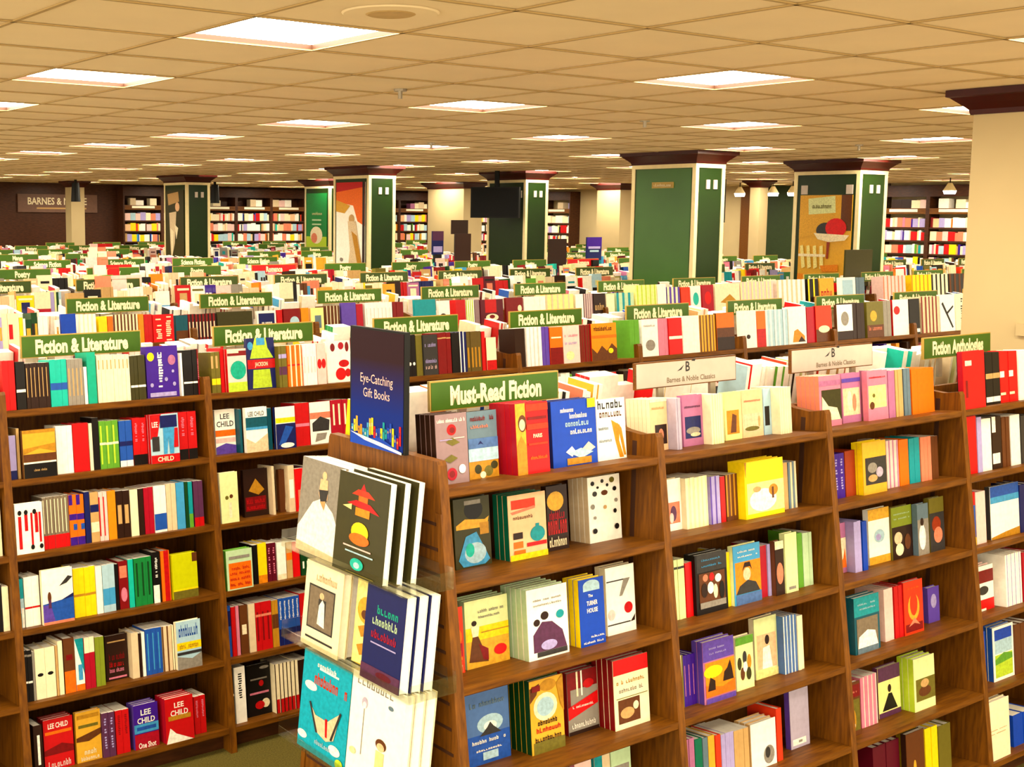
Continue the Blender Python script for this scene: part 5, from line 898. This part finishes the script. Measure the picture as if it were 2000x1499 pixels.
('L2',5,'S',2.573,0.035,0.017,2,0.258,0.130,'black','black',[('r',0,0.5,1,0.54,'cream')],'one of two matching black spines, bottom shelf, corner bookcase','',0),
('L2',5,'S',2.595,0.035,0.055,1,0.254,0.130,'white','white',[('q',0.3,0.4,0.7,0.5,'black',1)],'white spine beside black book, bottom shelf, corner bookcase','',1),
('L2',5,'F',2.678,0.075,0.124,1,0.236,0.024,'black','black',[('e',0.75,0.92,0.2,0.03,'grey'),('e',0.6,0.62,0.1,0.06,'red'),('r',0.15,0.7,0.85,0.73,'grey'),('r',0.1,0.42,0.9,0.46,'pink'),('e',0.75,0.22,0.17,0.09,'cream'),('e',0.5,0.2,0.2,0.08,'red')],'black book with red dots and white seal','',1),
('L2',5,'S',2.805,0.035,0.124,6,0.228,0.130,'cream','cream',[('r',0,0,1,0.28,'red'),('r',0,0,0.25,1,'dark brown')],'one of six matching cream spines, bottom shelf, corner bookcase','',0),
('L2',5,'S',2.934,0.035,0.056,2,0.224,0.130,'dark brown','dark brown',[],'one of two matching dark brown spines, bottom shelf, corner bookcase','',0),
('L3',0,'S',3.680,0.035,0.074,3,0.211,0.130,'black','black',[('e',0.5,0.3,0.3,0.04,'white')],'one of three matching black spines, rear row','',0),
('L3',0,'S',3.757,0.035,0.039,1,0.207,0.130,'olive','olive',[],'olive spine beside black book, rear row','',0),
('L3',0,'F',3.799,0.030,0.089,1,0.205,0.024,'dark grey','dark grey',[('q',0.1,0.7,0.9,0.1,'lavender',7),('q',0.1,0.3,0.9,0.1,'lavender',7),('q',0.1,0.15,0.9,0.1,'pale pink',7)],'dark grey book with pale script, behind the poster','',1),
('L3',0,'S',3.895,0.035,0.087,3,0.213,0.130,'dark red','dark red',[('r',0,0.85,1,0.88,'tan')],'one of three matching dark red spines, rear row','',0),
('L3',0,'S',3.986,0.035,0.051,2,0.209,0.130,'black','black',[],'one of two matching black spines, rear row','',0),
('L3',0,'S',4.040,0.035,0.045,2,0.212,0.130,'navy','navy',[('r',0,0,0.3,1,'white')],'one of two matching navy spines, rear row','',0),
('L3',0,'S',4.088,0.035,0.097,4,0.209,0.130,'olive brown','olive brown',[('r',0.2,0.1,0.6,0.6,'ochre')],'one of four matching olive brown spines, rear row','',0),
('L3',0,'S',4.189,0.035,0.023,1,0.205,0.130,'red','red',[],'red spine beside olive brown book, rear row','',0),
('L3',0,'F',4.214,0.030,0.066,1,0.171,0.024,'cream','red',[('r',0,0,1,0.3,'red')],'small cream book with red base, rear fiction row','',1),
('L3',0,'S',4.418,0.035,0.073,3,0.210,0.130,'dark brown','dark brown',[],'one of three matching dark brown spines, rear row','',0),
('L3',0,'S',4.495,0.035,0.116,4,0.212,0.130,'white','white',[('r',0,0,0.3,1,'pale pink')],'one of four matching white spines, rear row','',0),
('L3',0,'S',4.614,0.035,0.052,2,0.212,0.130,'violet','violet',[],'one of two matching violet spines, rear row','',0),
('L3',0,'F',4.668,0.030,0.094,1,0.204,0.024,'orange','red',[('r',0,0,1,0.45,'dark red'),('r',0.1,0.7,0.9,0.74,'cream')],'orange book with red base, rear fiction row','',1),
('L3',0,'F',4.766,0.030,0.125,1,0.208,0.024,'pale pink','cream',[('e',0.4,0.2,0.25,0.12,'pale lime'),('q',0.1,0.7,0.9,0.08,'pink',7),('q',0.1,0.5,0.9,0.08,'lavender',7)],'pale pink book with pastel dots','',1),
('L3',0,'S',4.900,0.035,0.082,4,0.208,0.130,'dark red','dark red',[('r',0.3,0,0.6,1,'brown')],'one of four matching dark red spines, rear row','',0),
('L3',0,'F',4.984,0.030,0.198,1,0.210,0.024,'amber','red',[('p',[(0,0),(1,0),(1,0.3),(0.8,0.45),(0.6,0.25),(0.4,0.4),(0.2,0.2),(0,0.35)],'brown'),('r',0,0.6,1,0.68,'orange'),('q',0.1,0.8,0.9,0.12,'dark brown',7),('e',0.75,0.25,0.1,0.07,'yellow')],'amber sunset book with dark skyline','',1),
('L3',0,'S',5.300,0.035,0.076,2,0.220,0.130,'leaf green','leaf green',[],'one of two matching leaf green spines, rear row','',0),
('L3',0,'F',5.393,0.030,0.134,1,0.216,0.024,'white','white',[('e',0.5,0.3,0.3,0.15,'grey'),('q',0.1,0.8,0.9,0.06,'grey',7)],'white book with faint sketch, rear fiction row','',1),
('L3',0,'S',5.537,0.035,0.082,3,0.219,0.130,'pink','pink',[],'one of three matching pink spines, rear row','',0),
('L3',0,'F',5.621,0.030,0.115,1,0.216,0.024,'bright red','red',[('r',0,0.42,1,0.5,'white')],'bright red book with white band','',1),
('L3',0,'S',5.750,0.035,0.147,3,0.223,0.130,'white','white',[],'one of three matching white spines, rear row','',0),
('L3',0,'S',5.902,0.035,0.145,5,0.223,0.130,'gold','gold',[('r',0,0,0.4,1,'brown')],'one of five matching gold spines, rear row','',0),
('L3',0,'F',6.050,0.030,0.163,1,0.229,0.024,'orange','brown',[('r',0,0,1,0.4,'dark brown'),('r',0,0.35,1,0.6,'brown')],'orange book fading into dark base','',1),
('L3',0,'F',6.267,0.030,0.159,1,0.234,0.024,'white','white',[('e',0.5,0.3,0.12,0.06,'dark brown')],'white book with one small dark berry','',1),
('L3',0,'F',6.431,0.030,0.086,1,0.227,0.024,'orange','amber',[('r',0,0,1,0.5,'red')],'narrow orange and red book','',1),
('L3',0,'S',6.528,0.035,0.217,5,0.230,0.130,'pale blue','pale blue',[('r',0,0,0.4,1,'white')],'one of five matching pale blue spines, rear row','',0),
('L3',0,'F',6.749,0.030,0.181,1,0.242,0.024,'white','white',[('p',[(0.2,0.05),(0.9,0.05),(0.9,0.2),(0.5,0.4),(0.3,0.35)],'amber'),('p',[(0.5,0.05),(0.95,0.05),(0.7,0.2)],'dark brown')],'white book with orange fox shape','',1),
('L3',0,'S',6.947,0.035,0.085,2,0.235,0.130,'crimson','crimson',[],'one of two matching crimson spines, rear row','',0),
('L3',0,'F',7.035,0.030,0.170,1,0.238,0.024,'orange red','red',[('r',0,0.0,1,0.35,'brown'),('e',0.5,0.35,0.35,0.1,'cream')],'orange red book with pale base','',1),
('L3',0,'F',7.266,0.030,0.171,1,0.237,0.024,'white','brown',[('r',0,0.0,1,0.25,'dark brown'),('e',0.5,0.6,0.25,0.2,'grey')],'white book with grey sketch and dark band','',1),
('L3',0,'S',7.451,0.035,0.129,3,0.245,0.130,'dark brown','dark brown',[],'one of three dark brown spines beside white book, rear row','',0),
('L3',0,'F',7.601,0.030,0.192,1,0.246,0.024,'olive','olive',[('r',0,0,1,0.35,'brown'),('e',0.4,0.6,0.2,0.15,'gold'),('q',0.1,0.2,0.9,0.12,'salmon',7)],'olive book with patterned base','',1),
('L3',0,'S',7.807,0.035,0.086,2,0.247,0.130,'grey','grey',[],'one of two matching grey spines, rear row','',0),
('L3',0,'F',7.909,0.030,0.187,1,0.250,0.024,'white','red',[('e',0.25,0.7,0.2,0.12,'bright red')],'white book with one red disc, rear row','',1),
('L3',0,'S',8.117,0.035,0.128,2,0.251,0.130,'black','black',[('r',0,0.05,1,0.15,'white')],'one of two black spines beside white book, rear row','',0),
('L3',0,'S',8.271,0.035,0.223,5,0.261,0.130,'beige','beige',[('r',0,0,0.4,1,'dark red')],'one of five matching beige spines, rear row','',0),
('L3',0,'F',8.498,0.030,0.188,1,0.268,0.024,'white','white',[('p',[(0.1,0.75),(0.2,0.8),(0.9,0.1),(0.8,0.08)],'black'),('p',[(0.4,0.5),(0.9,0.7),(0.92,0.65),(0.45,0.44)],'black')],'white book with black branching stroke','',1),
('L3',0,'F',8.700,0.030,0.165,1,0.269,0.024,'cream','white',[('q',0.4,0.1,0.6,0.8,'dark grey',1)],'cream book with thin vertical script','',1),
('L3',0,'S',8.889,0.035,0.162,2,0.270,0.130,'bright red','bright red',[],'one of two matching bright red spines, rear row','',1),
]
place_books()
FARC = ['cream']*13+['white']*12+['pale lime']*2+['red']*3+['bright red']*2+['black']*5+['dark brown']*3+['crimson','dark red','blue','navy','royal blue','sky blue','pale blue','yellow','gold','amber','orange','orange red','leaf green','green','dark green','teal','turquoise','pink','pale pink','pale pink','peach','peach','lavender','purple','mauve','tan','tan','beige','beige','beige','grey','grey','olive','salmon','salmon','brown','maroon']
def fill_shelf(x0, x1, yc, s, side, rnd, face=.18, setb=.035):
    z = ZS[s]; yf = yfront(z); x = x0+.006
    while x < x1-.02:
        r = rnd.random()
        if r < .03: x += rnd.uniform(.02, .09); continue
        h = rnd.uniform(.17, .235); c = rnd.choice(FARC)
        if r < face:
            w = min(rnd.uniform(.11, .155), x1-x-.004)
            if w < .08: continue
            nn = rnd.choice((1, 1, 2, 3)); v = setb
            for i in range(nn):
                if side < 0: heap_box(x, yc+yf+v*CA, z-v*SA, w, .024, h, c, -1)
                else: heap_box(x, yc-yf-v*CA, z-v*SA, w, .024, h, c, 1)
                if i == 0 and side < 0:
                    c2 = rnd.choice(FARC); c3 = rnd.choice(FARC)
                    k = rnd.random()
                    pr = [(.1, .1, .9, .5, c2), (.2, .65, .8, .75, c3)] if k < .5 else [(0, 0, 1, .35, c2), (.3, .45, .7, .7, c3)] if k < .8 else [(.25, .2, .75, .7, c2), (.1, .8, .9, .88, c3)]
                    heap_art(x, yc+yf+v*CA, z-v*SA, w, h, pr)
                v += .025
            x += w+.003
        else:
            n = rnd.choice((1, 1, 1, 2, 3, 5)); t = rnd.uniform(.014, .038)
            for i in range(n):
                if x+t > x1-.003: break
                v = setb+rnd.uniform(0, .008); d = rnd.uniform(.12, .15)
                if side < 0:
                    heap_box(x, yc+yf+v*CA, z-v*SA, t-.001, d, h, c, -1)
                    if rnd.random() < .5 and n < 4:
                        heap_art(x, yc+yf+v*CA, z-v*SA, t-.001, h, [(.15, .3, .85, .7, rnd.choice(('cream', 'white', 'dark brown', 'gold', 'red')))])
                else: heap_box(x, yc-yf-v*CA, z-v*SA, t-.001, d, h, c, 1)
                x += t
        x += .0005
for ri, n, x, yc in UNITS:
    rnd = random.Random(ri*100+n*7+3); x1 = x+P-UT
    fill_shelf(x, x1, yc, 0, 1, rnd)
    if ri == 0:
        continue
    if ri == 1 and 1.6 < x < 3.0: continue
    if not (ri == 1 and x > 3.3) and not (ri == 2 and 2.3 < x < 13.5): fill_shelf(x, x1, yc, 0, -1, rnd)
    if ri in (1, 2): fill_shelf(x, x1, yc, 1, -1, rnd)
    if ri == 1: fill_shelf(x, x1, yc, 2, -1, rnd); fill_shelf(x, x1, yc, 3, -1, rnd)
rnd = random.Random(5)
fill_shelf(2.95, 3.46, 5.2, 2, -1, rnd)
# books lying face up or stacked tall on some tops, seen above the aisle gap at the left
for k, (x, yc) in enumerate(((4.78, 11.6), (5.6, 13.8), (6.5, 15.95), (7.4, 18.1), (8.3, 20.25), (3.95, 9.55))):
    rr = random.Random(k+40)
    for q in range(3):
        heap_box(x+q*.15, yc-.05+q*.03, 1.69, .13, .03, .2, rr.choice(('cream', 'white', 'salmon', 'pale pink', 'red')), -1)

# ------------------------------------------------------------------ tall wall bookcases
WZ = [2.60, 2.27, 2.04, 1.81, 1.58, 1.35]
def wall_case_mesh(w):
    d = .32; out = {}
    m = MB(); m.box(0, .035, -d, 0, 0, 3.0); m.box(w-.035, w, -d, 0, 0, 3.0)
    out['side_panel'] = m.mesh('side_panel', M_WOODD)
    out['header'] = MB().box(.035, w-.035, -d, -d+.03, 2.80, 3.0).mesh('header', M_WOODD)
    out['shelf'] = [MB().box(.035, w-.035, -d+.01, 0, zz-.03, zz).mesh('shelf', M_WOODD) for zz in WZ]
    out['label_strip'] = MB().box(w*.22, w*.8, -d-.002, -d+.01, 2.535, 2.585).mesh('label_strip', M_LETTER)
    out['fascia'] = MB().box(.035, w-.035, -d, -d+.02, 2.50, 2.60).mesh('fascia', M_WOOD)
    return out
me_wc = wall_case_mesh(P)
def wall_case(x, y, rz, label, k):
    r = tag(link('wall_bookcase', None, loc=(x, y, 0), rot=(0, 0, rz)), label, 'wall bookcase', 'tall wall bookcases')
    for nm in ('side_panel', 'header', 'fascia', 'label_strip'): link(nm, me_wc[nm], r)
    for m in me_wc['shelf']: link('shelf', m, r)
    rr = random.Random(k*13+1)
    mx = Matrix.Translation((x, y, 0)) @ Matrix.Rotation(rz, 4, 'Z')
    for si, zz in enumerate(WZ[:6]):
        u = .05
        while u < P-.06:
            if si == 0:
                w = rr.uniform(.12, .2); h = rr.uniform(.1, .17); c = rr.choice(('white', 'cream', 'pale pink', 'beige', 'lavender', 'dark brown', 'mauve'))
                if rr.random() < .45: u += w; continue
            elif rr.random() < .5: w = rr.uniform(.02, .05); h = rr.uniform(.14, .18); c = rr.choice(FARC)
            else: w = rr.uniform(.09, .13); h = rr.uniform(.14, .18); c = rr.choice(('white', 'white', 'cream', 'pale pink', 'peach', 'salmon', 'lavender', 'pale blue', 'yellow', 'red'))
            w = min(w, P-.04-u)
            if w < .012: break
            i = len(heap.v); d0, d1 = -.29, -.12
            vs = [(u, d0, zz), (u+w, d0, zz), (u+w, d1, zz), (u, d1, zz), (u, d0, zz+h), (u+w, d0, zz+h), (u+w, d1, zz+h), (u, d1, zz+h)]
            heap.v += [tuple(mx @ Vector(v)) for v in vs]
            for f, cc in zip([(0,1,5,4), (1,2,6,5), (2,3,7,6), (3,0,4,7), (4,5,6,7)], (c, c, 'white', c, 'white')):
                heap.f.append(tuple(i+j for j in f)); heap.c.append(cc)
            u += w+.002
k = 0
for n in range(10):
    wall_case(11.1+n*P, YF-.005, 0, 'tall dark bookcase on the far wall, %s from its left end' % ordn[n], k); k += 1
for n in range(4):
    wall_case(XR-.005, 21.1+(n+1)*P-.1, -PI/2, 'tall dark bookcase on the right wall, %s one left of the hanging screens' % ordn[n], k); k += 1
for n, w_ in enumerate(('right', 'left')):
    wall_case(XR-.005, 11.35+(n+1)*P-.09, -PI/2, 'tall dark bookcase on the right wall behind the yellow poster column, %s one' % w_, k); k += 1

# dark sign boards standing on the far rows
def board(x0, x1, y, z0, z1, base, art, label):
    r = tag(link('display_board', None, loc=(x0, y, z0)), label, 'sign board')
    w, h = x1-x0, z1-z0
    link('board', MB().box(0, w, 0, .02, 0, h, base).mesh('board', M_PRINT), r)
    link('foot', MB().box(w*.3, w*.7, -.04, .06, -(z0-1.685) if z0 > 1.69 else -.005, .004).mesh('foot', M_BLACK), r)
    if art:
        am = art_mesh(art, w, h, lambda u, v, l: (u, -l*3, v)); link('board_print', am.mesh('board_print', M_PRINT), r)
board(9.38, 9.62, 11.60, 1.75, 2.19, 'dark brown', None, 'dark brown board standing between the television and the nearer green sign')
board(10.90, 11.21, 11.60, 1.74, 2.12, 'dark brown', None, 'dark brown board standing right of the television column')
board(11.57, 11.84, 11.60, 1.84, 2.14, 'navy', [('r', 0, .55, 1, 1, 'purple'), ('r', .1, .5, .9, .6, 'lavender'), ('r', .2, .36, .8, .44, 'pale blue')], 'blue board with pale lettering on a far row')
board(10.74, 10.94, 13.80, 1.86, 2.19, 'navy', [('r', .1, .1, .9, .35, 'lavender'), ('r', .0, .6, 1, 1, 'plum')], 'blue and plum board far behind the poster column')
board(10.97, 11.42, 7.40, 1.72, 2.09, 'dark olive', None, 'dark square board before the yellow poster')
board(13.4, 13.79, 7.40, 1.68, 2.05, 'purple', [('r', 0, 0, 1, .35, 'pale blue'), ('e', .5, .45, .2, .12, 'white'), ('e', .6, .3, .2, .1, 'navy')], 'purple and white board beside the pillar')

board(12.81, 13.16, 15.95, 2.11, 2.34, 'dark brown', None, 'small dark board high on a stand left of the television column')
# ------------------------------------------------------------------ gift book poster on the end of the front row
ps = tag(link('poster_stand', None, loc=(2.19, 3.22, 1.672)), 'dark gift book poster on the end of the front bookcases', 'poster stand')
PWd, PH = .285, .365
link('frame', MB().box(-.004, .012, -PWd-.004, .004, 0, PH+.006).mesh('frame', M_BLACK), ps)
m, nt, b = new_mat('poster_gradient')
tc = nt.nodes.new('ShaderNodeTexCoord'); sx_ = nt.nodes.new('ShaderNodeSeparateXYZ'); rp = nt.nodes.new('ShaderNodeValToRGB')
rp.color_ramp.elements[0].color = (.004, .02, .20, 1); rp.color_ramp.elements[1].color = (.026, .008, .013, 1)
rp.color_ramp.elements[0].position = .3; rp.color_ramp.elements[1].position = .75
nt.links.new(tc.outputs['Generated'], sx_.inputs[0]); nt.links.new(sx_.outputs['Z'], rp.inputs[0]); nt.links.new(rp.outputs[0], b.inputs['Base Color']); b.inputs['Roughness'].default_value = .5; b.inputs['Specular IOR Level'].default_value = .08
pq = MB().box(-.0055, -.004, -PWd+.004, -.004, .006, PH).mesh('printed_sheet', m); link('printed_sheet', pq, ps)
pm = MB(); put = lambda u, v: (-.0062, -u, v)
add_text(pm, 'Eye-Catching', put, PWd/2, .215, .030, 'pale pink', wmax=.24, xs=.8, bold=0); add_text(pm, 'Gift Books', put, PWd/2, .170, .030, 'pale pink', wmax=.2, xs=.8, bold=0)
link('lettering', pm.mesh('lettering', M_MATT), ps)
rr = random.Random(3); pa = []
for q in range(22):
    u = .03+q*.043; hh = rr.uniform(.07, .17); c = rr.choice(('red', 'gold', 'teal', 'amber', 'orange red', 'crimson', 'royal blue', 'ochre', 'sky blue', 'yellow'))
    y0 = .07+.04*math.sin(q*.9); pa.append(('r', u, y0, min(.97, u+.035), y0+hh, c)); pa.append(('r', u+.006, y0+hh*.5, min(.96, u+.02), y0+hh*.7, rr.choice(('cream', 'navy', 'gold'))))
pa.append(('p', [(.02, .12), (.25, .06), (.6, .1), (.98, .02), (.98, .0), (.02, .0)], 'royal blue')); pa.append(('p', [(.02, .1), (.3, .05), (.98, .0), (.98, .02), (.6, .06), (.25, .085)], 'white'))
am = art_mesh(pa, PWd, PH, lambda u, v, l: (-.006-l*.2, -u, v)); link('printed_skyline', am.mesh('printed_skyline', M_MATT), ps)

# clear ledges on the slatted end panel with large face-out books
def ledge(y0, y1, z, depth, label):
    r = tag(link('display_ledge', None, loc=(2.21, y0, z)), label, 'display ledge'); L = y0-y1
    link('tray', MB().box(-depth, 0, -L, 0, -.004, 0).mesh('tray', M_ACRYL), r)
    link('front_lip', MB().box(-depth-.004, -depth, -L, 0, -.004, .028).mesh('front_lip', M_ACRYL), r)
    link('back_plate', MB().box(-.004, 0, -L, 0, 0, .06).mesh('back_plate', M_ACRYL), r)
    for a in (-L-.003, 0): link('side_bracket', MB().box(-depth, 0, a, a+.003, -.004, .05).mesh('side_bracket', M_ACRYL), r)
LEAN = .10
def big_book(xf, ymax, z, w, t, h, col, sp_, label, art, group=None):
    e = Matrix.Rotation(-PI/2, 4, 'Z') @ Matrix.Rotation(-LEAN, 4, 'X')
    return make_book(w, t, h, col, sp_, (xf, ymax, z), e.to_euler(), label, group, art)
ledge(3.40, 2.72, 1.315, .17, 'clear ledge holding the dancer and pagoda books, topmost of three')
ledge(3.40, 2.70, 1.010, .17, 'clear ledge under the portrait and yellow books, middle of three')
ledge(3.42, 2.70, .665, .17, 'clear ledge under the turquoise book, lowest of three')
big_book(2.055, 3.34, 1.317, .26, .045, .30, 'lavender grey', 'white', 'large pale book with a dancer in a white gown', [('r',0,0,1,1,'grey'),('p',[(0,.25),(.3,.55),(.5,.62),(.75,.5),(1,.2),(1,0),(0,0)],'white'),('p',[(0,.1),(1,.05),(1,0),(0,0)],'beige'),('e',.52,.86,.05,.045,'peach'),('p',[(.44,.82),(.6,.82),(.62,.62),(.5,.55),(.42,.66)],'peach'),('p',[(.42,.7),(.62,.72),(.6,.6),(.47,.58)],'dark grey'),('p',[(.46,.58),(.58,.6),(.56,.5)],'tan')])
big_book(2.105, 3.34, 1.317, .26, .04, .295, 'white', 'white', 'pale copy stacked behind the dancer book', None)
PAG = [('p',[(.5,.93),(.56,.85),(.44,.85)],'red'),('p',[(.28,.8),(.74,.8),(.6,.86),(.4,.86)],'orange red'),('r',.42,.72,.6,.8,'orange'),('p',[(.2,.7),(.85,.66),(.66,.74),(.38,.75)],'red'),('r',.38,.6,.66,.68,'amber'),('p',[(.12,.66),(.3,.64),(.3,.7)],'pale yellow'),('e',.5,.44,.17,.1,'yellow'),('e',.5,.37,.2,.06,'orange'),('r',.2,.27,.75,.285,'pale pink'),('r',.25,.22,.8,.235,'pale blue'),('e',.5,.12,.13,.06,'turquoise'),('e',.5,.11,.06,.03,'pale blue'),('r',.3,.02,.85,.03,'olive')]
for q in range(3):
    big_book(2.035+q*.042, 3.095-q*.012, 1.317, .262, .022, .30, 'dark olive', 'white', 'large black book with a glowing red pagoda' if q == 0 else 'black copy stacked behind the pagoda book', PAG if q == 0 else None, None if q == 0 else 'stacked pagoda books')
big_book(2.055, 3.31, 1.012, .215, .03, .272, 'cream', 'cream', 'cream book with framed sepia portrait of a woman', [('r',.12,.22,.82,.74,'dark grey'),('r',.15,.24,.79,.72,'grey brown'),('r',.4,.3,.6,.6,'dark grey'),('p',[(.4,.3),(.6,.28),(.56,.56),(.5,.6),(.42,.52)],'white'),('e',.48,.64,.06,.04,'peach'),('r',.12,.1,.85,.125,'dark grey'),('q',.3,.8,.85,.1,'beige',5)])
big_book(2.088, 3.31, 1.012, .215, .03, .272, 'cream', 'tan', 'cream copy stacked behind the sepia portrait book', None)
big_book(2.095, 3.075, 1.012, .20, .018, .285, 'gold', 'brown', 'golden yellow book between the portrait and blue books', [('p',[(0,1),(.75,.95),(.95,.6),(.7,.3),(.8,.05),(0,0)],'pale yellow'),('e',.3,.6,.25,.15,'gold'),('e',.25,.55,.09,.05,'brown'),('p',[(.1,.4),(.7,.55),(.6,.4),(.2,.3)],'ochre'),('p',[(.1,.2),(.7,.35),(.6,.2),(.2,.1)],'ochre')])
for q in range(3):
    big_book(2.045+q*.038, 2.955-q*.008, 1.012, .195, .034, .285, 'navy', 'white', 'navy book with green and crimson lettering' if q == 0 else 'white edged copy stacked behind the navy book', [('q',.3,.72,.85,.09,'sea green',4),('q',.2,.6,.85,.09,'mint',5),('q',.2,.46,.85,.09,'crimson',5),('r',.2,.4,.85,.415,'lavender'),('r',0,0,1,.16,'plum'),('e',.6,.1,.2,.04,'maroon')] if q == 0 else None, None if q == 0 else 'stacked navy books')
big_book(2.045, 3.315, .667, .275, .032, .32, 'cyan', 'white', 'turquoise picture book with red title and smiling face', [('r',0,0,1,1,'cyan'),('r',.35,.86,.75,.88,'white'),('q',.3,.88,.7,.05,'white',5),('q',.2,.7,.95,.12,'orange red',8),('e',.2,.66,.13,.045,'white'),('e',.1,.14,.1,.04,'white'),('e',.78,.16,.12,.05,'white'),('p',[(.2,.5),(.35,.4),(.6,.4),(.85,.55),(.75,.25),(.6,.2),(.4,.24)],'beige'),('p',[(.55,.42),(.6,.42),(.62,.24),(.58,.24)],'red'),('p',[(.2,.5),(.23,.51),(.42,.24),(.38,.23)],'dark grey'),('p',[(.84,.56),(.87,.55),(.72,.24),(.68,.24)],'dark grey'),('q',.38,.12,.7,.05,'pale blue',5),('e',.9,.06,.08,.05,'lime')])
big_book(2.082, 3.305, .667, .27, .035, .315, 'dark teal', 'dark green', 'dark teal book stacked behind the turquoise picture book', None)
for q in range(3):
    big_book(2.03+q*.036, 3.015-q*.006, .667, .27, .032, .345, 'white', 'cream', 'large white book with child and balloon drawing' if q == 0 else 'white copy stacked behind the balloon drawing book', [('q',.1,.9,.8,.06,'grey',5),('e',.75,.83,.05,.02,'slate'),('r',.26,.3,.275,.72,'grey'),('e',.27,.76,.055,.05,'lavender grey'),('e',.27,.74,.035,.03,'white'),('e',.63,.48,.1,.05,'brown'),('e',.63,.46,.07,.035,'peach'),('p',[(.55,.42),(.7,.42),(.7,.2),(.55,.2)],'pale yellow'),('r',.57,.08,.61,.2,'peach'),('r',.64,.08,.68,.2,'peach'),('e',.12,.3,.06,.03,'pale lime')] if q == 0 else None, None if q == 0 else 'stacked balloon books')

hm = heap.mesh('books', M_PRINT)
tag(link('books', hm), 'dense mixed books filling the deeper rows and wall shelves', 'book', kind='stuff')
